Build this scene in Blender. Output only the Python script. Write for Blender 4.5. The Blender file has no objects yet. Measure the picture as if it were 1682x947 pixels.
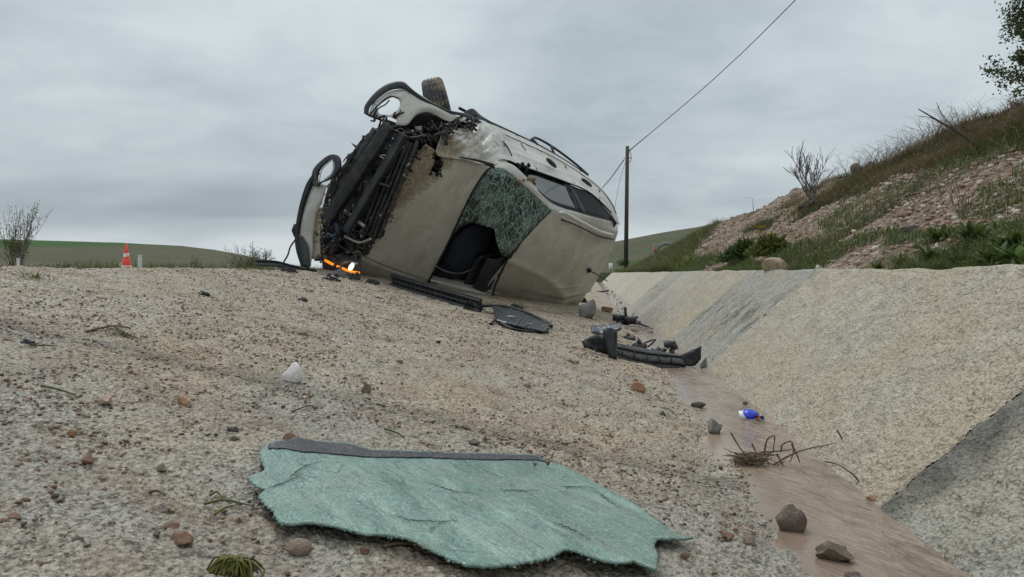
import bpy, bmesh, math, random
import numpy as np
from mathutils import Vector, Matrix
random.seed(7)
RNG = np.random.default_rng(7)
S = bpy.context.scene
COL = S.collection
# ------------------------------------------------------------------ camera
F = 1223.0                                   # focal length in photo pixels (photo 1682 x 947)
YAW = math.atan((970 - 841) / F); PITCH = math.atan((448 - 473.5) / F)
FW = np.array([-math.sin(YAW) * math.cos(PITCH), math.cos(YAW) * math.cos(PITCH), math.sin(PITCH)])
RT = np.array([math.cos(YAW), math.sin(YAW), 0.0]); UP = np.cross(RT, FW)
cam = bpy.data.cameras.new('camera'); camo = bpy.data.objects.new('camera', cam); COL.objects.link(camo)
cam.sensor_width = 36; cam.lens = 36 * F / 1682; cam.clip_start = 0.05; cam.clip_end = 5000
camo.matrix_world = Matrix(((RT[0], UP[0], -FW[0], 0), (RT[1], UP[1], -FW[1], 0), (RT[2], UP[2], -FW[2], 0), (0, 0, 0, 1)))
S.camera = camo
S.view_settings.view_transform = 'Standard'; S.view_settings.look = 'None'
S.view_settings.exposure = 0.0; S.view_settings.gamma = 1
# ------------------------------------------------------------------ node helper
class NT:
    def __init__(s, tree): s.t = tree; tree.nodes.clear()
    def n(s, typ, **k):
        nd = s.t.nodes.new(typ)
        for a, v in k.items():
            if a == 'i':
                for kk, vv in v.items():
                    if hasattr(vv, 'is_output') or isinstance(vv, bpy.types.NodeSocket): s.t.links.new(vv, nd.inputs[kk])
                    else: nd.inputs[kk].default_value = vv
            else: setattr(nd, a, v)
        return nd
    def math(s, op, a, b=0.0, c=None, clamp=False):
        nd = s.t.nodes.new('ShaderNodeMath'); nd.operation = op; nd.use_clamp = clamp
        for i, v in enumerate((a, b) if c is None else (a, b, c)):
            if isinstance(v, bpy.types.NodeSocket): s.t.links.new(v, nd.inputs[i])
            else: nd.inputs[i].default_value = v
        return nd.outputs[0]
    def mix(s, f, a, b, blend='MIX'):
        nd = s.t.nodes.new('ShaderNodeMix'); nd.data_type = 'RGBA'; nd.blend_type = blend
        for i, v in ((0, f), (6, a), (7, b)):
            if isinstance(v, bpy.types.NodeSocket): s.t.links.new(v, nd.inputs[i])
            else: nd.inputs[i].default_value = v if i == 0 else (tuple(v) + (1,) if len(v) == 3 else v)
        return nd.outputs[2]
    def noise(s, vec, scale, detail=4, rough=.55, dist=0.0, out=0):
        nd = s.n('ShaderNodeTexNoise', i={'Scale': scale, 'Detail': detail, 'Roughness': rough, 'Distortion': dist})
        if vec is not None: s.t.links.new(vec, nd.inputs['Vector'])
        return nd.outputs[out]
    def vor(s, vec, scale, feature='F1', out='Distance', rand=1.0):
        nd = s.n('ShaderNodeTexVoronoi', feature=feature, i={'Scale': scale, 'Randomness': rand})
        if vec is not None: s.t.links.new(vec, nd.inputs['Vector'])
        return nd.outputs[out]
    def ramp(s, f, *st):
        nd = s.t.nodes.new('ShaderNodeValToRGB'); cr = nd.color_ramp
        while len(cr.elements) < len(st): cr.elements.new(.5)
        for e, (p, c) in zip(cr.elements, st):
            e.position = p; e.color = (c, c, c, 1) if not hasattr(c, '__len__') else tuple(c) + (1,)
        s.t.links.new(f, nd.inputs[0]); return nd.outputs[0]
    def maprange(s, v, a, b, c=0.0, d=1.0):
        nd = s.t.nodes.new('ShaderNodeMapRange'); nd.clamp = True
        s.t.links.new(v, nd.inputs[0])
        for i, x in zip((1, 2, 3, 4), (a, b, c, d)): nd.inputs[i].default_value = x
        return nd.outputs[0]
    def sep(s, v): 
        nd = s.n('ShaderNodeSeparateXYZ'); s.t.links.new(v, nd.inputs[0]); return nd.outputs
    def mapping(s, v, scale=(1, 1, 1), rot=(0, 0, 0), loc=(0, 0, 0)):
        nd = s.n('ShaderNodeMapping', i={'Scale': scale, 'Rotation': rot, 'Location': loc}); s.t.links.new(v, nd.inputs[0]); return nd.outputs[0]
    def bump(s, h, strength=.5, dist=.01, nrm=None):
        nd = s.n('ShaderNodeBump', i={'Strength': strength, 'Distance': dist, 'Height': h})
        if nrm is not None: s.t.links.new(nrm, nd.inputs['Normal'])
        return nd.outputs[0]
MATS = {}
def mat(name, fn=None, col=(.5, .5, .5), rough=.6, metal=0.0, **kw):
    if name in MATS: return MATS[name]
    m = bpy.data.materials.new(name); m.use_nodes = True; t = NT(m.node_tree)
    out = t.n('ShaderNodeOutputMaterial'); b = t.n('ShaderNodeBsdfPrincipled')
    b.inputs['Base Color'].default_value = tuple(col) + (1,); b.inputs['Roughness'].default_value = rough
    b.inputs['Metallic'].default_value = metal
    for k, v in kw.items(): b.inputs[k.replace('_', ' ')].default_value = v
    m.node_tree.links.new(b.outputs[0], out.inputs[0])
    if fn: fn(t, b, out)
    MATS[name] = m; return m
def L(t, a, b): t.t.links.new(a, b)
# ------------------------------------------------------------------ world and sun
SUN_EL, SUN_AZ = math.radians(58), math.radians(-35)      # azimuth from +Y towards +X
w = bpy.data.worlds.new('World'); S.world = w; w.use_nodes = True; t = NT(w.node_tree)
out = t.n('ShaderNodeOutputWorld')
sky = t.n('ShaderNodeTexSky', sky_type='NISHITA'); sky.sun_disc = False
sky.sun_elevation = SUN_EL; sky.sun_rotation = SUN_AZ; sky.air_density = 1.2; sky.dust_density = 3
d = t.n('ShaderNodeTexCoord').outputs['Generated']; x, y, z = t.sep(d)
zz = t.math('ADD', t.math('MAXIMUM', z, 0.0), .22)
cv = t.n('ShaderNodeCombineXYZ', i={0: t.math('DIVIDE', x, zz), 1: t.math('DIVIDE', y, zz), 2: 0.3}).outputs[0]
c1 = t.noise(t.mapping(cv, scale=(.9, .75, 1), loc=(2.6, .35, 0)), 1.0, 5, .5, .25)
c2 = t.noise(t.mapping(cv, scale=(.5, 1.0, 1), loc=(5.3, 1.1, 0)), 1.4, 3, .45, .2)
c3 = t.noise(t.mapping(cv, scale=(1, 1.2, 1), loc=(.4, 3.1, 0)), 4.2, 6, .6, .5)
f = t.math('ADD', t.math('ADD', t.math('MULTIPLY', c1, .62), t.math('MULTIPLY', c2, .24)), t.math('MULTIPLY', c3, .14))
cc = t.ramp(f, (.34, (.375, .435, .485)), (.44, (.50, .57, .61)), (.53, (.62, .69, .725)), (.63, (.72, .785, .80)))
# low darker cloud bank over the left horizon, paler strip right at the horizon
az = t.math('ARCTAN2', x, y)
bank = t.math('MULTIPLY', t.maprange(az, -.12, -.45), t.math('MULTIPLY', t.maprange(z, .02, .06), t.maprange(z, .19, .10)))
bank = t.math('MULTIPLY', bank, t.ramp(c2, (.35, 1.0), (.62, .35)))
cc = t.mix(t.math('MULTIPLY', bank, .9), cc, (.31, .365, .42))
cc = t.mix(t.math('MULTIPLY', t.maprange(z, .075, .0), .6), cc, (.60, .655, .69))
up_ = t.maprange(z, .35, 1.0, 1.0, 1.45)                   # an overcast sky is brightest overhead
cc2 = t.n('ShaderNodeVectorMath', operation='SCALE', i={0: cc, 'Scale': up_}).outputs[0]
b1 = t.n('ShaderNodeBackground', i={'Color': cc2, 'Strength': 1.0}); b2 = t.n('ShaderNodeBackground', i={'Color': sky.outputs[0], 'Strength': .1})
ms = t.n('ShaderNodeMixShader', i={0: .06, 1: b1.outputs[0], 2: b2.outputs[0]}); L(t, ms.outputs[0], out.inputs[0])
sd = bpy.data.lights.new('sun', 'SUN'); sd.energy = 1.5; sd.angle = math.radians(32); sd.color = (1, .965, .91)
so = bpy.data.objects.new('sun', sd); COL.objects.link(so)
sv = Vector((math.sin(SUN_AZ) * math.cos(SUN_EL), math.cos(SUN_AZ) * math.cos(SUN_EL), math.sin(SUN_EL)))
so.rotation_euler = sv.to_track_quat('Z', 'Y').to_euler(); so.location = (0, 0, 30)

# ------------------------------------------------------------------ numpy noise
_T = np.random.default_rng(3).random((1024,)); _P = np.random.default_rng(4).permutation(1024)
def vn(x, y, s=0):
    xi = np.floor(x).astype(np.int64); yi = np.floor(y).astype(np.int64); fx = x - xi; fy = y - yi
    fx = fx * fx * (3 - 2 * fx); fy = fy * fy * (3 - 2 * fy)
    def h(a, b): return _T[(_P[(_P[(a + s * 57) & 1023] + b) & 1023])]
    return (h(xi, yi) * (1 - fx) + h(xi + 1, yi) * fx) * (1 - fy) + (h(xi, yi + 1) * (1 - fx) + h(xi + 1, yi + 1) * fx) * fy
def fbm(x, y, s=0, o=4, g=.5):
    r = 0; a = 1; t_ = 0
    for i in range(o): r = r + a * vn(x * 2.03 ** i + 13.1 * i, y * 2.03 ** i + 7.7 * i, s + i); t_ += a; a *= g
    return r / t_ - .5
def cells(x, y, s=0):
    """distance to nearest jittered cell point, vectorised"""
    xi = np.floor(x).astype(np.int64); yi = np.floor(y).astype(np.int64); best = np.full(np.shape(x), 9.0)
    for dx in (-1, 0, 1):
        for dy in (-1, 0, 1):
            a = xi + dx; b = yi + dy
            k = _P[(_P[(a + s * 31) & 1023] + b) & 1023]
            px = a + _T[k]; py = b + _T[(k * 7 + 3) & 1023]
            best = np.minimum(best, np.hypot(px - x, py - y))
    return best
# ------------------------------------------------------------------ object helpers
def tag(o, label=None, cat=None, group=None, kind=None):
    if label: o['label'] = label
    if cat: o['category'] = cat
    if group: o['group'] = group
    if kind: o['kind'] = kind
    return o
def link(name, me, m, parent=None, smooth=True, loc=None):
    if m is not None:
        for mm in (m if isinstance(m, (list, tuple)) else [m]): me.materials.append(mm)
    o = bpy.data.objects.new(name, me); COL.objects.link(o)
    if parent is not None: o.parent = parent
    if smooth and len(me.polygons): me.polygons.foreach_set('use_smooth', np.ones(len(me.polygons), bool))
    return o
def npmesh(name, V, Fc, m, parent=None, smooth=True, mi=None):
    V = np.asarray(V, np.float32); Fc = np.asarray(Fc, np.int32); k = Fc.shape[1]
    me = bpy.data.meshes.new(name); me.vertices.add(len(V)); me.vertices.foreach_set('co', V.ravel())
    me.loops.add(Fc.size); me.loops.foreach_set('vertex_index', Fc.ravel())
    me.polygons.add(len(Fc)); me.polygons.foreach_set('loop_start', np.arange(0, Fc.size, k, dtype=np.int32))
    try: me.polygons.foreach_set('loop_total', np.full(len(Fc), k, np.int32))
    except Exception: pass
    if mi is not None: me.polygons.foreach_set('material_index', np.asarray(mi, np.int32))
    me.update(calc_edges=True); me.validate()
    return link(name, me, m, parent, smooth)
def gridfaces(nr, nc):
    i = np.arange(nr - 1)[:, None] * nc + np.arange(nc - 1)[None]
    return np.stack([i, i + 1, i + 1 + nc, i + nc], -1).reshape(-1, 4)
def grid(name, X, Y, Z, m, parent=None):
    nr, nc = X.shape
    return npmesh(name, np.stack([X, Y, Z], -1).reshape(-1, 3), gridfaces(nr, nc), m, parent)
def empty(name, loc=(0, 0, 0), **k):
    o = bpy.data.objects.new(name, None); COL.objects.link(o); o.location = loc; o.empty_display_size = .2; return tag(o, **k)
def ray(px, py):
    v = FW * F + RT * (px - 841) - UP * (py - 473.5); return v / v[1]      # Y = 1
def to_px(P):
    P = np.asarray(P, float); zc = P @ FW; return np.stack([841 + F * (P @ RT) / zc, 473.5 - F * (P @ UP) / zc], -1)
# ------------------------------------------------------------------ ditch geometry (eye level is z = 0)
H0, SL = .45, .20                       # slab height under the camera, cross slope
D0 = H0 / (1 - SL * .72)                # water depth below the eye
XT = 1.24 * D0                          # toe of the right wall
WS = math.tan(math.radians(42))
XW = XT + (D0 + .012) / WS              # top of the right wall
CREST = -2.42
def slab_z(X, Y): return -H0 - SL * X + .010 * fbm(X * 1.3, Y * 1.3, 5, 3) + .022 * fbm(X * 4.5, Y * 3.5, 6, 3) * np.clip((X - .05) / .3, 0, 1)
def ground_pt(px, py, dz=0.0):
    r = ray(px, py); Y = (H0 - dz) / (-r[2] - SL * r[0]); p = r * Y
    for _ in range(3):
        zt = float(slab_z(np.array(p[0]), np.array(p[1]))) + dz; Y = Y * 1.0; 
        den = (-r[2] - SL * r[0]); Y = (-(zt + SL * p[0])) / den; p = r * Y
    return p
# ------------------------------------------------------------------ materials: ground
def shot(name, tint, base_dark=.42, warm=0.0, speck=1.0, joint_y=1.84):
    def fn(t, b, out):
        P = t.n('ShaderNodeTexCoord').outputs['Object']; x, y, z = t.sep(P)
        big = t.noise(P, 1.7, 4, .6); mid = t.noise(P, 11, 5, .6, .3); fine = t.noise(P, 160, 3, .7)
        c = t.mix(t.ramp(mid, (.35, 0), (.65, 1)), tuple(v * .80 for v in tint), tuple(min(.8, v * 1.16) for v in tint))
        if name == 'shotcrete slope':
            gm = t.maprange(t.math('ADD', y, t.math('MULTIPLY', t.math('SUBTRACT', t.noise(P, 1.3, 3), .5), 1.1)), 2.15, 1.5); c = t.mix(gm, c, t.mix(t.ramp(mid, (.35, 0), (.65, 1)), (.305, .29, .25), (.43, .41, .36)))
        c = t.mix(t.ramp(big, (.42, 0), (.62, .75)), c, (tint[0] * 1.02 + .02, tint[1] * .97, tint[2] * .86))
        # cement paste pits and embedded grit
        v = t.vor(P, 150, out='Color'); vr = t.sep(v)
        c = t.mix(t.math('MULTIPLY', t.ramp(vr[0], (.68, 0), (.9, 1)), .40 * speck), c, (.16, .125, .10))
        c = t.mix(t.math('MULTIPLY', t.ramp(vr[1], (.86, 0), (.97, 1)), .55 * speck), c, (.52, .42, .33))
        c = t.mix(t.math('MULTIPLY', t.ramp(fine, (.30, 1), (.47, 0)), .5), c, (.13, .115, .095))
        lump = t.vor(t.n('ShaderNodeVectorMath', operation='ADD', i={0: P, 1: t.n('ShaderNodeVectorMath', operation='SCALE', i={0: t.noise(P, 60, 2, out=1), 'Scale': .012}).outputs[0]}).outputs[0], 125 if 'wall' in name or 'streak' in name else 92)
        pit = t.math('MULTIPLY', t.ramp(lump, (.42, 0), (.74, 1)), t.ramp(t.noise(P, 24, 4, .7), (.40, .05), (.64, 1)))
        c = t.mix(t.math('MULTIPLY', pit, .5 if 'wall' in name or 'streak' in name else .78), c, (.085, .072, .058))
        pit2 = t.ramp(t.noise(P, 120, 3, .7), (.56, 0), (.66, 1)); c = t.mix(t.math('MULTIPLY', pit2, .4 if 'wall' in name or 'streak' in name else .6), c, (.11, .095, .075))
        c = t.mix(t.math('MULTIPLY', t.ramp(t.noise(P, 140, 3, .7), (.36, 1), (.44, 0)), .25), c, tuple(min(.85, v * 1.35) for v in tint))
        # reddish grit that collected in patches
        pt = t.noise(P, 5.5, 5, .68, .6)
        c = t.mix(t.math('MULTIPLY', t.ramp(pt, (.47, 0), (.68, 1)), .62 * warm), c, (.205, .135, .09))
        # damp stain along the joint
        jn = t.math('ADD', t.math('SUBTRACT', y, joint_y), t.math('MULTIPLY', t.math('SUBTRACT', t.noise(P, 4.5, 4, .6), .5), .34))
        band = t.math('MULTIPLY', t.maprange(jn, -.10, .02), t.maprange(jn, .13, .02))
        c = t.mix(t.math('MULTIPLY', band, .80 if joint_y < 1.8 else .48), c, (.06, .06, .055) if joint_y < 1.8 else (.115, .112, .10))
        if name == 'shotcrete grey streaked':
            s2 = t.noise(t.mapping(P, scale=(2.2, 7, 2.2)), 2.2, 5, .7, .2)
            mk = t.math('MULTIPLY', t.ramp(s2, (.50, 0), (.60, 1)), t.math('MULTIPLY', t.maprange(z, -.50, -.30), t.maprange(z, -.08, -.2)))
            c = t.mix(t.math('MULTIPLY', mk, .8), c, (.07, .07, .055))
        L(t, c, b.inputs['Base Color'])
        L(t, t.maprange(big, .4, .7, .62, .9), b.inputs['Roughness'])
        hh = t.math('ADD', t.math('MULTIPLY', fine, .5), t.math('ADD', t.math('MULTIPLY', lump, -.9), t.math('MULTIPLY', pit2, -.5)))
        L(t, t.bump(hh, .9, .006 if 'wall' in name or 'streak' in name else .009), b.inputs['Normal'])
    return mat(name, fn, rough=.85, Specular_IOR_Level=.3)
M_BE = shot('shotcrete slope', (.46, .41, .325), warm=1.0)
M_WBE = shot('shotcrete wall beige', (.46, .425, .345), joint_y=-50, speck=.6)
M_WG = shot('shotcrete wall grey', (.37, .375, .34), joint_y=1.685, speck=.7)
M_WGS = shot('shotcrete grey streaked', (.37, .37, .335), joint_y=-50, speck=.5)
M_WPB = shot('shotcrete wall pale', (.46, .44, .38), joint_y=-50, speck=.4)
# ------------------------------------------------------------------ left concrete slope, in panels
JO = [-1.2, 1.82, 4.32, 6.1, 8.0, 10.0, 12.2, 14.6, 17.5, 21, 25, 30, 36, 44]
slope = empty('concrete_slope', (-1, 5, -.2), kind='structure')
def place_child(o, par):
    o.parent = par; o.matrix_parent_inverse = Matrix.Translation(-par.location)
def rough_surface(X, Y, s, amp=1.0):
    # sprayed concrete: lumps 6 to 20 mm, pits
    z = amp * (.0056 * fbm(X * 55, Y * 55, s, 3, .6) * 2 + .0070 * fbm(X * 17, Y * 17, s + 9, 3) * 2)
    c = cells(X * 85, Y * 85, s); z += amp * .0034 * np.maximum(0, .55 - c) * 2
    return z
xs = np.linspace(CREST - .05, XT + .06, 690)
for k in range(len(JO) - 1):
    y0, y1 = JO[k], JO[k + 1]
    if k == 0:
        ys = np.concatenate([np.linspace(y0, .62, 25)[:-1], np.geomspace(.62, y1 - .002, 290)]); xx = xs
    elif k == 1: ys = np.geomspace(y0 + .002, y1 - .003, 215); xx = xs[::1]
    elif k == 2: ys = np.geomspace(y0 + .003, y1 - .003, 70); xx = xs[::3]
    elif k < 6: ys = np.linspace(y0 + .005, y1 - .005, 40); xx = xs[::5]
    else: ys = np.linspace(y0 + .01, y1 - .01, 14); xx = xs[::12]
    X, Y = np.meshgrid(xx, ys); Z = slab_z(X, Y)
    am = 1.0 if k < 3 else .8
    Z = Z + rough_surface(X, Y, 11, am)
    e = np.minimum(Y - y0, y1 - Y); Z -= .004 * np.exp(-(e / .012) ** 2)
    # crest is rounded off and ragged
    cr = CREST + .05 * fbm(Y * 1.5, Y * 0, 21, 3) * 2; over = np.maximum(0, cr + .05 - X); Z -= over * .18 + np.clip(over, 0, .2) ** 2 * 1.0
    Z = np.minimum(Z, .032)
    o = grid('panel', X, Y, Z, M_BE); place_child(o, slope)
# ------------------------------------------------------------------ right wall
wall = empty('concrete_wall', (XT, 5, -.55), label='sloping sprayed concrete wall lining the right side of the ditch', cat='wall')
wm = {0: M_WG, 1: M_WBE, 2: M_WGS, 3: M_WBE, 4: M_WPB, 5: M_WGS, 6: M_WPB, 7: M_WBE}
WJ = [-1.2, 1.75, 4.30, 6.05, 7.95, 10.1, 12.1, 14.6, 17.5, 21, 25, 30, 36, 44]
Lw = (D0 + .012 + .09) / math.sin(math.atan(WS))
for k in range(len(WJ) - 1):
    y0, y1 = WJ[k], WJ[k + 1]
    n_s = (240, 240, 110, 80, 50, 40, 30)[min(k, 6)]; 
    if k == 0: ys = np.concatenate([np.linspace(y0, 1.0, 40)[:-1], np.geomspace(1.0, y1 - .0015, 190)])
    elif k == 1: ys = np.geomspace(y0 + .0015, y1 - .0015, 330)
    else: ys = np.linspace(y0 + .004, y1 - .004, (0, 0, 130, 90, 60, 40, 20)[min(k, 6)])
    sarr = np.linspace(0, Lw, n_s); Sg, Y = np.meshgrid(sarr, ys)
    ca, sa = 1 / math.hypot(1, WS), WS / math.hypot(1, WS)
    N = rough_surface(Sg, Y, 31, 1.15) + .010 * fbm(Sg * 2.2, Y * 2.2, 33, 3)
    dr = fbm(Sg * 9, Y * 38, 35, 3); N += .0035 * dr                    # faint runs down the slope
    e = np.minimum(Y - y0, y1 - Y); N -= .006 * np.exp(-(e / .008) ** 2)
    if k == 0: N -= .001                                                # this bay stands slightly back
    X = XT - .09 / WS + Sg * ca - N * sa; Z = -D0 - .09 + Sg * sa + N * ca
    lip = (Sg > Lw - .02); 
    rag = .02 * fbm(Y * 7, Y * 0, 41, 3); Z = np.where(lip, Z + rag, Z)
    # cap that runs back into the bank
    Xc = X[:, -1:]; Zc = Z[:, -1:]
    X = np.concatenate([X, Xc + .05, Xc + .14, Xc + .16], 1); Z = np.concatenate([Z, Zc + .004, Zc - .006, Zc - .3], 1)
    Y = np.concatenate([Y, Y[:, -1:], Y[:, -1:], Y[:, -1:]], 1)
    o = grid('panel', X, Y, Z, wm.get(k, M_WBE if k % 2 else M_WPB)); place_child(o, wall)
def joint_filler():
    V = []; Fc = []
    for j in WJ[1:-1]:
        n = len(V); dx, dz = .02 * math.sin(math.radians(42)), .02 * math.cos(math.radians(42))
        a = (XT - .05 + dx, -D0 - .05 - dz); bq = (XW + dx + .1, a[1] + (XW + .1 + .05 - XT) * WS)
        bq = (XW + dx, -.012 - dz)
        V += [(a[0], j - .02, a[1]), (a[0], j + .02, a[1]), (bq[0], j + .02, bq[1]), (bq[0], j - .02, bq[1])]; Fc.append((n, n + 1, n + 2, n + 3))
    o = npmesh('joint_seal', V, Fc, mat('joint mortar', col=(.10, .098, .088), rough=.9)); place_child(o, wall)
joint_filler()
# ------------------------------------------------------------------ water
def f_water(t, b, out):
    P = t.n('ShaderNodeTexCoord').outputs['Object']; x, y, z = t.sep(P)
    n1 = t.noise(t.mapping(P, scale=(1.2, .35, 1)), 4.5, 4, .6, .5)
    c = t.mix(t.ramp(n1, (.35, 0), (.65, 1)), (.205, .150, .110), (.30, .235, .18))
    wq = t.n('ShaderNodeTexWave', wave_type='BANDS', bands_direction='Y', i={'Scale': 6.3, 'Distortion': 5.5, 'Detail': 3.0, 'Detail Scale': 1.6, 'Detail Roughness': .6})
    L(t, t.mapping(P, rot=(0, 0, math.radians(-24))), wq.inputs[0]); r = wq.outputs[1]
    side = t.maprange(t.math('ADD', x, t.math('MULTIPLY', t.noise(P, 2.5, 2), .12)), .46, .60)
    rp = t.noise(t.mapping(t.mapping(P, rot=(0, 0, math.radians(-24))), scale=(26, 6.5, 1)), 1.0, 4, .6, 1.3); rq = t.noise(t.mapping(t.mapping(P, rot=(0, 0, math.radians(-38))), scale=(60, 17, 1)), 1.0, 3, .6, .9); r = t.math('ADD', t.math('MULTIPLY', rp, .65), t.math('MULTIPLY', rq, .35))
    c = t.mix(t.math('MULTIPLY', t.math('MULTIPLY', t.ramp(r, (.40, 1), (.50, 0)), side), .75), c, (.12, .08, .052))  # shaded and bright ripple faces are painted into the water colour
    c = t.mix(t.math('MULTIPLY', t.math('MULTIPLY', t.ramp(r, (.54, 0), (.62, 1)), side), .4), c, (.40, .31, .235))
    L(t, c, b.inputs['Base Color'])
    h = t.math('ADD', t.math('MULTIPLY', r, t.math('ADD', t.math('MULTIPLY', side, 3.0), .25)), t.math('MULTIPLY', t.noise(P, 60, 2), .12))
    L(t, t.bump(h, .8, .011), b.inputs['Normal'])
M_WATER = mat('muddy water', f_water, rough=.05, IOR=1.33, Specular_IOR_Level=.5)
ys = np.concatenate([np.linspace(-1.2, .9, 12)[:-1], np.geomspace(.9, 44, 420)]); X, Y = np.meshgrid(np.linspace(.18, XT + .03, 60), ys)
q = (Y + .45 * X) * 2 * math.pi / .055 + 9 * fbm(X * 3, Y * 3, 51, 3); Z = -D0 + .0011 * np.sin(q) * np.clip((X - .42) / .12, 0.05, 1) * np.exp(-np.maximum(Y - 3, 0) / 3) + .002 * fbm(X * 9, Y * 5, 52, 2)
tag(grid('water', X, Y, Z, M_WATER), kind='structure')
# ------------------------------------------------------------------ terrain
def hill_e(q):
    tb = [ray(*p) for p in ((-500, 400), (-200, 390), (0, 392), (180, 397), (300, 403), (350, 409), (400, 418), (440, 426), (490, 436), (550, 443), (700, 447), (830, 428), (930, 410), (1007, 397), (1060, 387), (1120, 377), (1170, 369), (1270, 358), (1600, 340), (2600, 330))]
    return np.interp(q, [r[0] for r in tb], [r[2] * F for r in tb])
def terrain_z(X, Y):
    ax = np.abs(X)
    z = np.where(X < CREST, .010 + .0100 * (ax - 2.42), 0)
    off = np.clip((-X - 12.2) / 3, 0, 1); z = np.where(X < -12.2, .115 - .32 * off * off * (3 - 2 * off), z)
    D = np.hypot(X, Y); q = X / np.maximum(Y, 1.0)
    e = hill_e(q); dist = np.where(q > -.15, 150, 330.)
    t_ = np.clip((Y - 28) / dist, 0, 1); ramp_ = t_ * t_ * (3 - 2 * t_)
    zh = e / F * np.minimum(Y, dist + 28 + 40) * ramp_ * np.where(Y > dist + 68, 1, 1) - np.maximum(0, Y - dist - 68) * .05
    fadeX = np.clip((ax - 12) / 20, 0, 1); fadeX = np.maximum(fadeX, np.clip((Y - 34) / 25, 0, 1))
    z = z + zh * fadeX
    # right of the ditch: the field lies a bit higher than the wall top
    r = np.clip((X - XW) / 2.5, 0, 1) * np.clip((Y - 15) / 14, 0, 1); z = z + .55 * r * np.clip(1 - (Y - 60) / 50, 0, 1)
    z = z + np.clip(D / 60, .1, 1) * .35 * fbm(X / 14, Y / 14, 61, 3) * np.clip((ax - 13) / 6, 0, 1)
    z = np.where((X > CREST - .02) & (X < XW + .1) & (Y < 44), -.75, z)
    return z
def f_ter(t, b, out):
    P = t.n('ShaderNodeTexCoord').outputs['Object']; x, y, z = t.sep(P)
    n = t.noise(t.mapping(P, scale=(.6, 1.6, 1)), .035, 6, .65, .4); n2 = t.noise(P, .6, 5, .7); n3 = t.noise(t.mapping(P, scale=(.5, 2.2, 1)), .12, 6, .7)
    olive = t.mix(t.ramp(n2, (.35, 0), (.65, 1)), (.050, .052, .030), (.105, .092, .058))
    olive = t.mix(t.ramp(n3, (.45, 0), (.58, .7)), olive, (.12, .105, .075))
    green = t.mix(n2, (.028, .066, .018), (.048, .105, .026))
    # crop: a sown field over the top of the left hill, another behind the pole
    ratio = t.math('DIVIDE', x, t.math('MAXIMUM', y, 1.0))
    hz = t.math('ADD', z, t.math('MULTIPLY', t.math('SUBTRACT', n, .5), 4.0))
    top = t.math('MULTIPLY', t.maprange(t.math('ADD', hz, t.math('MULTIPLY', t.math('ADD', ratio, .855), -15)), 8.0, 9.8), t.maprange(x, -60, -75))
    near = t.math('MULTIPLY', t.maprange(y, 30, 36), t.math('MULTIPLY', t.maprange(y, 80, 72), t.maprange(x, 1.5, 3.5)))
    nearl = t.math('MULTIPLY', t.math('MULTIPLY', t.maprange(y, 20, 40), t.maprange(y, 120, 95)), t.maprange(ratio, -.70, -.75))
    g = t.math('MAXIMUM', t.math('MAXIMUM', top, near), t.math('MULTIPLY', nearl, .6))
    olive = t.mix(t.math('MULTIPLY', t.ramp(t.noise(P, .28, 4, .75), (.60, 0), (.66, 1)), .7), olive, (.030, .036, .018)); olive = t.mix(t.math('MULTIPLY', t.ramp(t.noise(t.mapping(P, scale=(.3, 1.5, 1)), .06, 5, .7), (.48, 0), (.56, 1)), .55), olive, (.055, .085, .028)); c = t.mix(g, olive, green)
    road = t.math('MULTIPLY', t.maprange(x, CREST - .05, CREST - .3), t.maprange(x, -12.3, -12.1)); 
    asp = t.mix(t.noise(P, 90, 3, .7), (.035, .035, .036), (.085, .083, .08))
    c = t.mix(road, c, asp)
    L(t, c, b.inputs['Base Color']); L(t, t.bump(t.noise(P, 9, 5, .7), .6, .06), b.inputs['Normal'])
M_TER = mat('fields', f_ter, rough=.95, Specular_IOR_Level=.15)
u = np.linspace(-1, 1, 261); xs_ = np.sign(u) * (np.abs(u) * 14 + np.abs(u) ** 4.0 * 900)
xs_ = np.sort(np.concatenate([xs_, [CREST - .021, CREST - .019, XW + .099, XW + .101, -12.2]])); ys_ = np.concatenate([np.linspace(-60, 0, 12)[:-1], np.linspace(0, 60, 90)[:-1], [43.99, 44.01], np.geomspace(60, 1400, 140)]); ys_.sort()
X, Y = np.meshgrid(xs_, ys_); tag(grid('ground', X, Y, terrain_z(X, Y), M_TER), kind='structure')
# ================================================================== THE CAR (local axes: x forward, y left, z up)
CR = np.array([[-0.42282, -0.54922, 0.72082], [-0.90392, 0.19899, -0.3786], [0.0645, -0.81164, -0.58058]])
CT = np.array([-1.6767, 8.4579, 1.0158 + .02]); CC = CR.T @ (-CT)
def cb(px, py, ax, val):
    """the point of the car seen along a sight line, at a known forward (f), right (r) or up (u) station"""
    v = CR.T @ (FW * F + RT * (px - 841) - UP * (py - 473.5)); i = 'fru'.index(ax)
    if ax == 'r': val = -val
    return CC + v * ((val - CC[i]) / v[i])
def B(f_, r, u_): return np.array([f_, -r, u_], float)
def cr_curve(P, n):
    P = [np.asarray(p, float) for p in P]
    if len(P) == 2: return np.array([P[0] + (P[1] - P[0]) * k for k in np.linspace(0, 1, n)])
    Q = np.array([2 * P[0] - P[1]] + P + [2 * P[-1] - P[-2]])
    dl = np.concatenate([[0], np.cumsum([np.linalg.norm(b - a) for a, b in zip(P, P[1:])])]); ts = np.linspace(0, dl[-1], n)
    o = []
    for tt in ts:
        k = min(len(P) - 2, max(0, int(np.searchsorted(dl, tt, 'right') - 1))); v = (tt - dl[k]) / (dl[k + 1] - dl[k] + 1e-9)
        a, b, c, d_ = Q[k:k + 4]
        o.append(.5 * ((2 * b) + (c - a) * v + (2 * a - 5 * b + 4 * c - d_) * v * v + (3 * b - a - 3 * c + d_) * v ** 3))
    return np.array(o)
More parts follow.
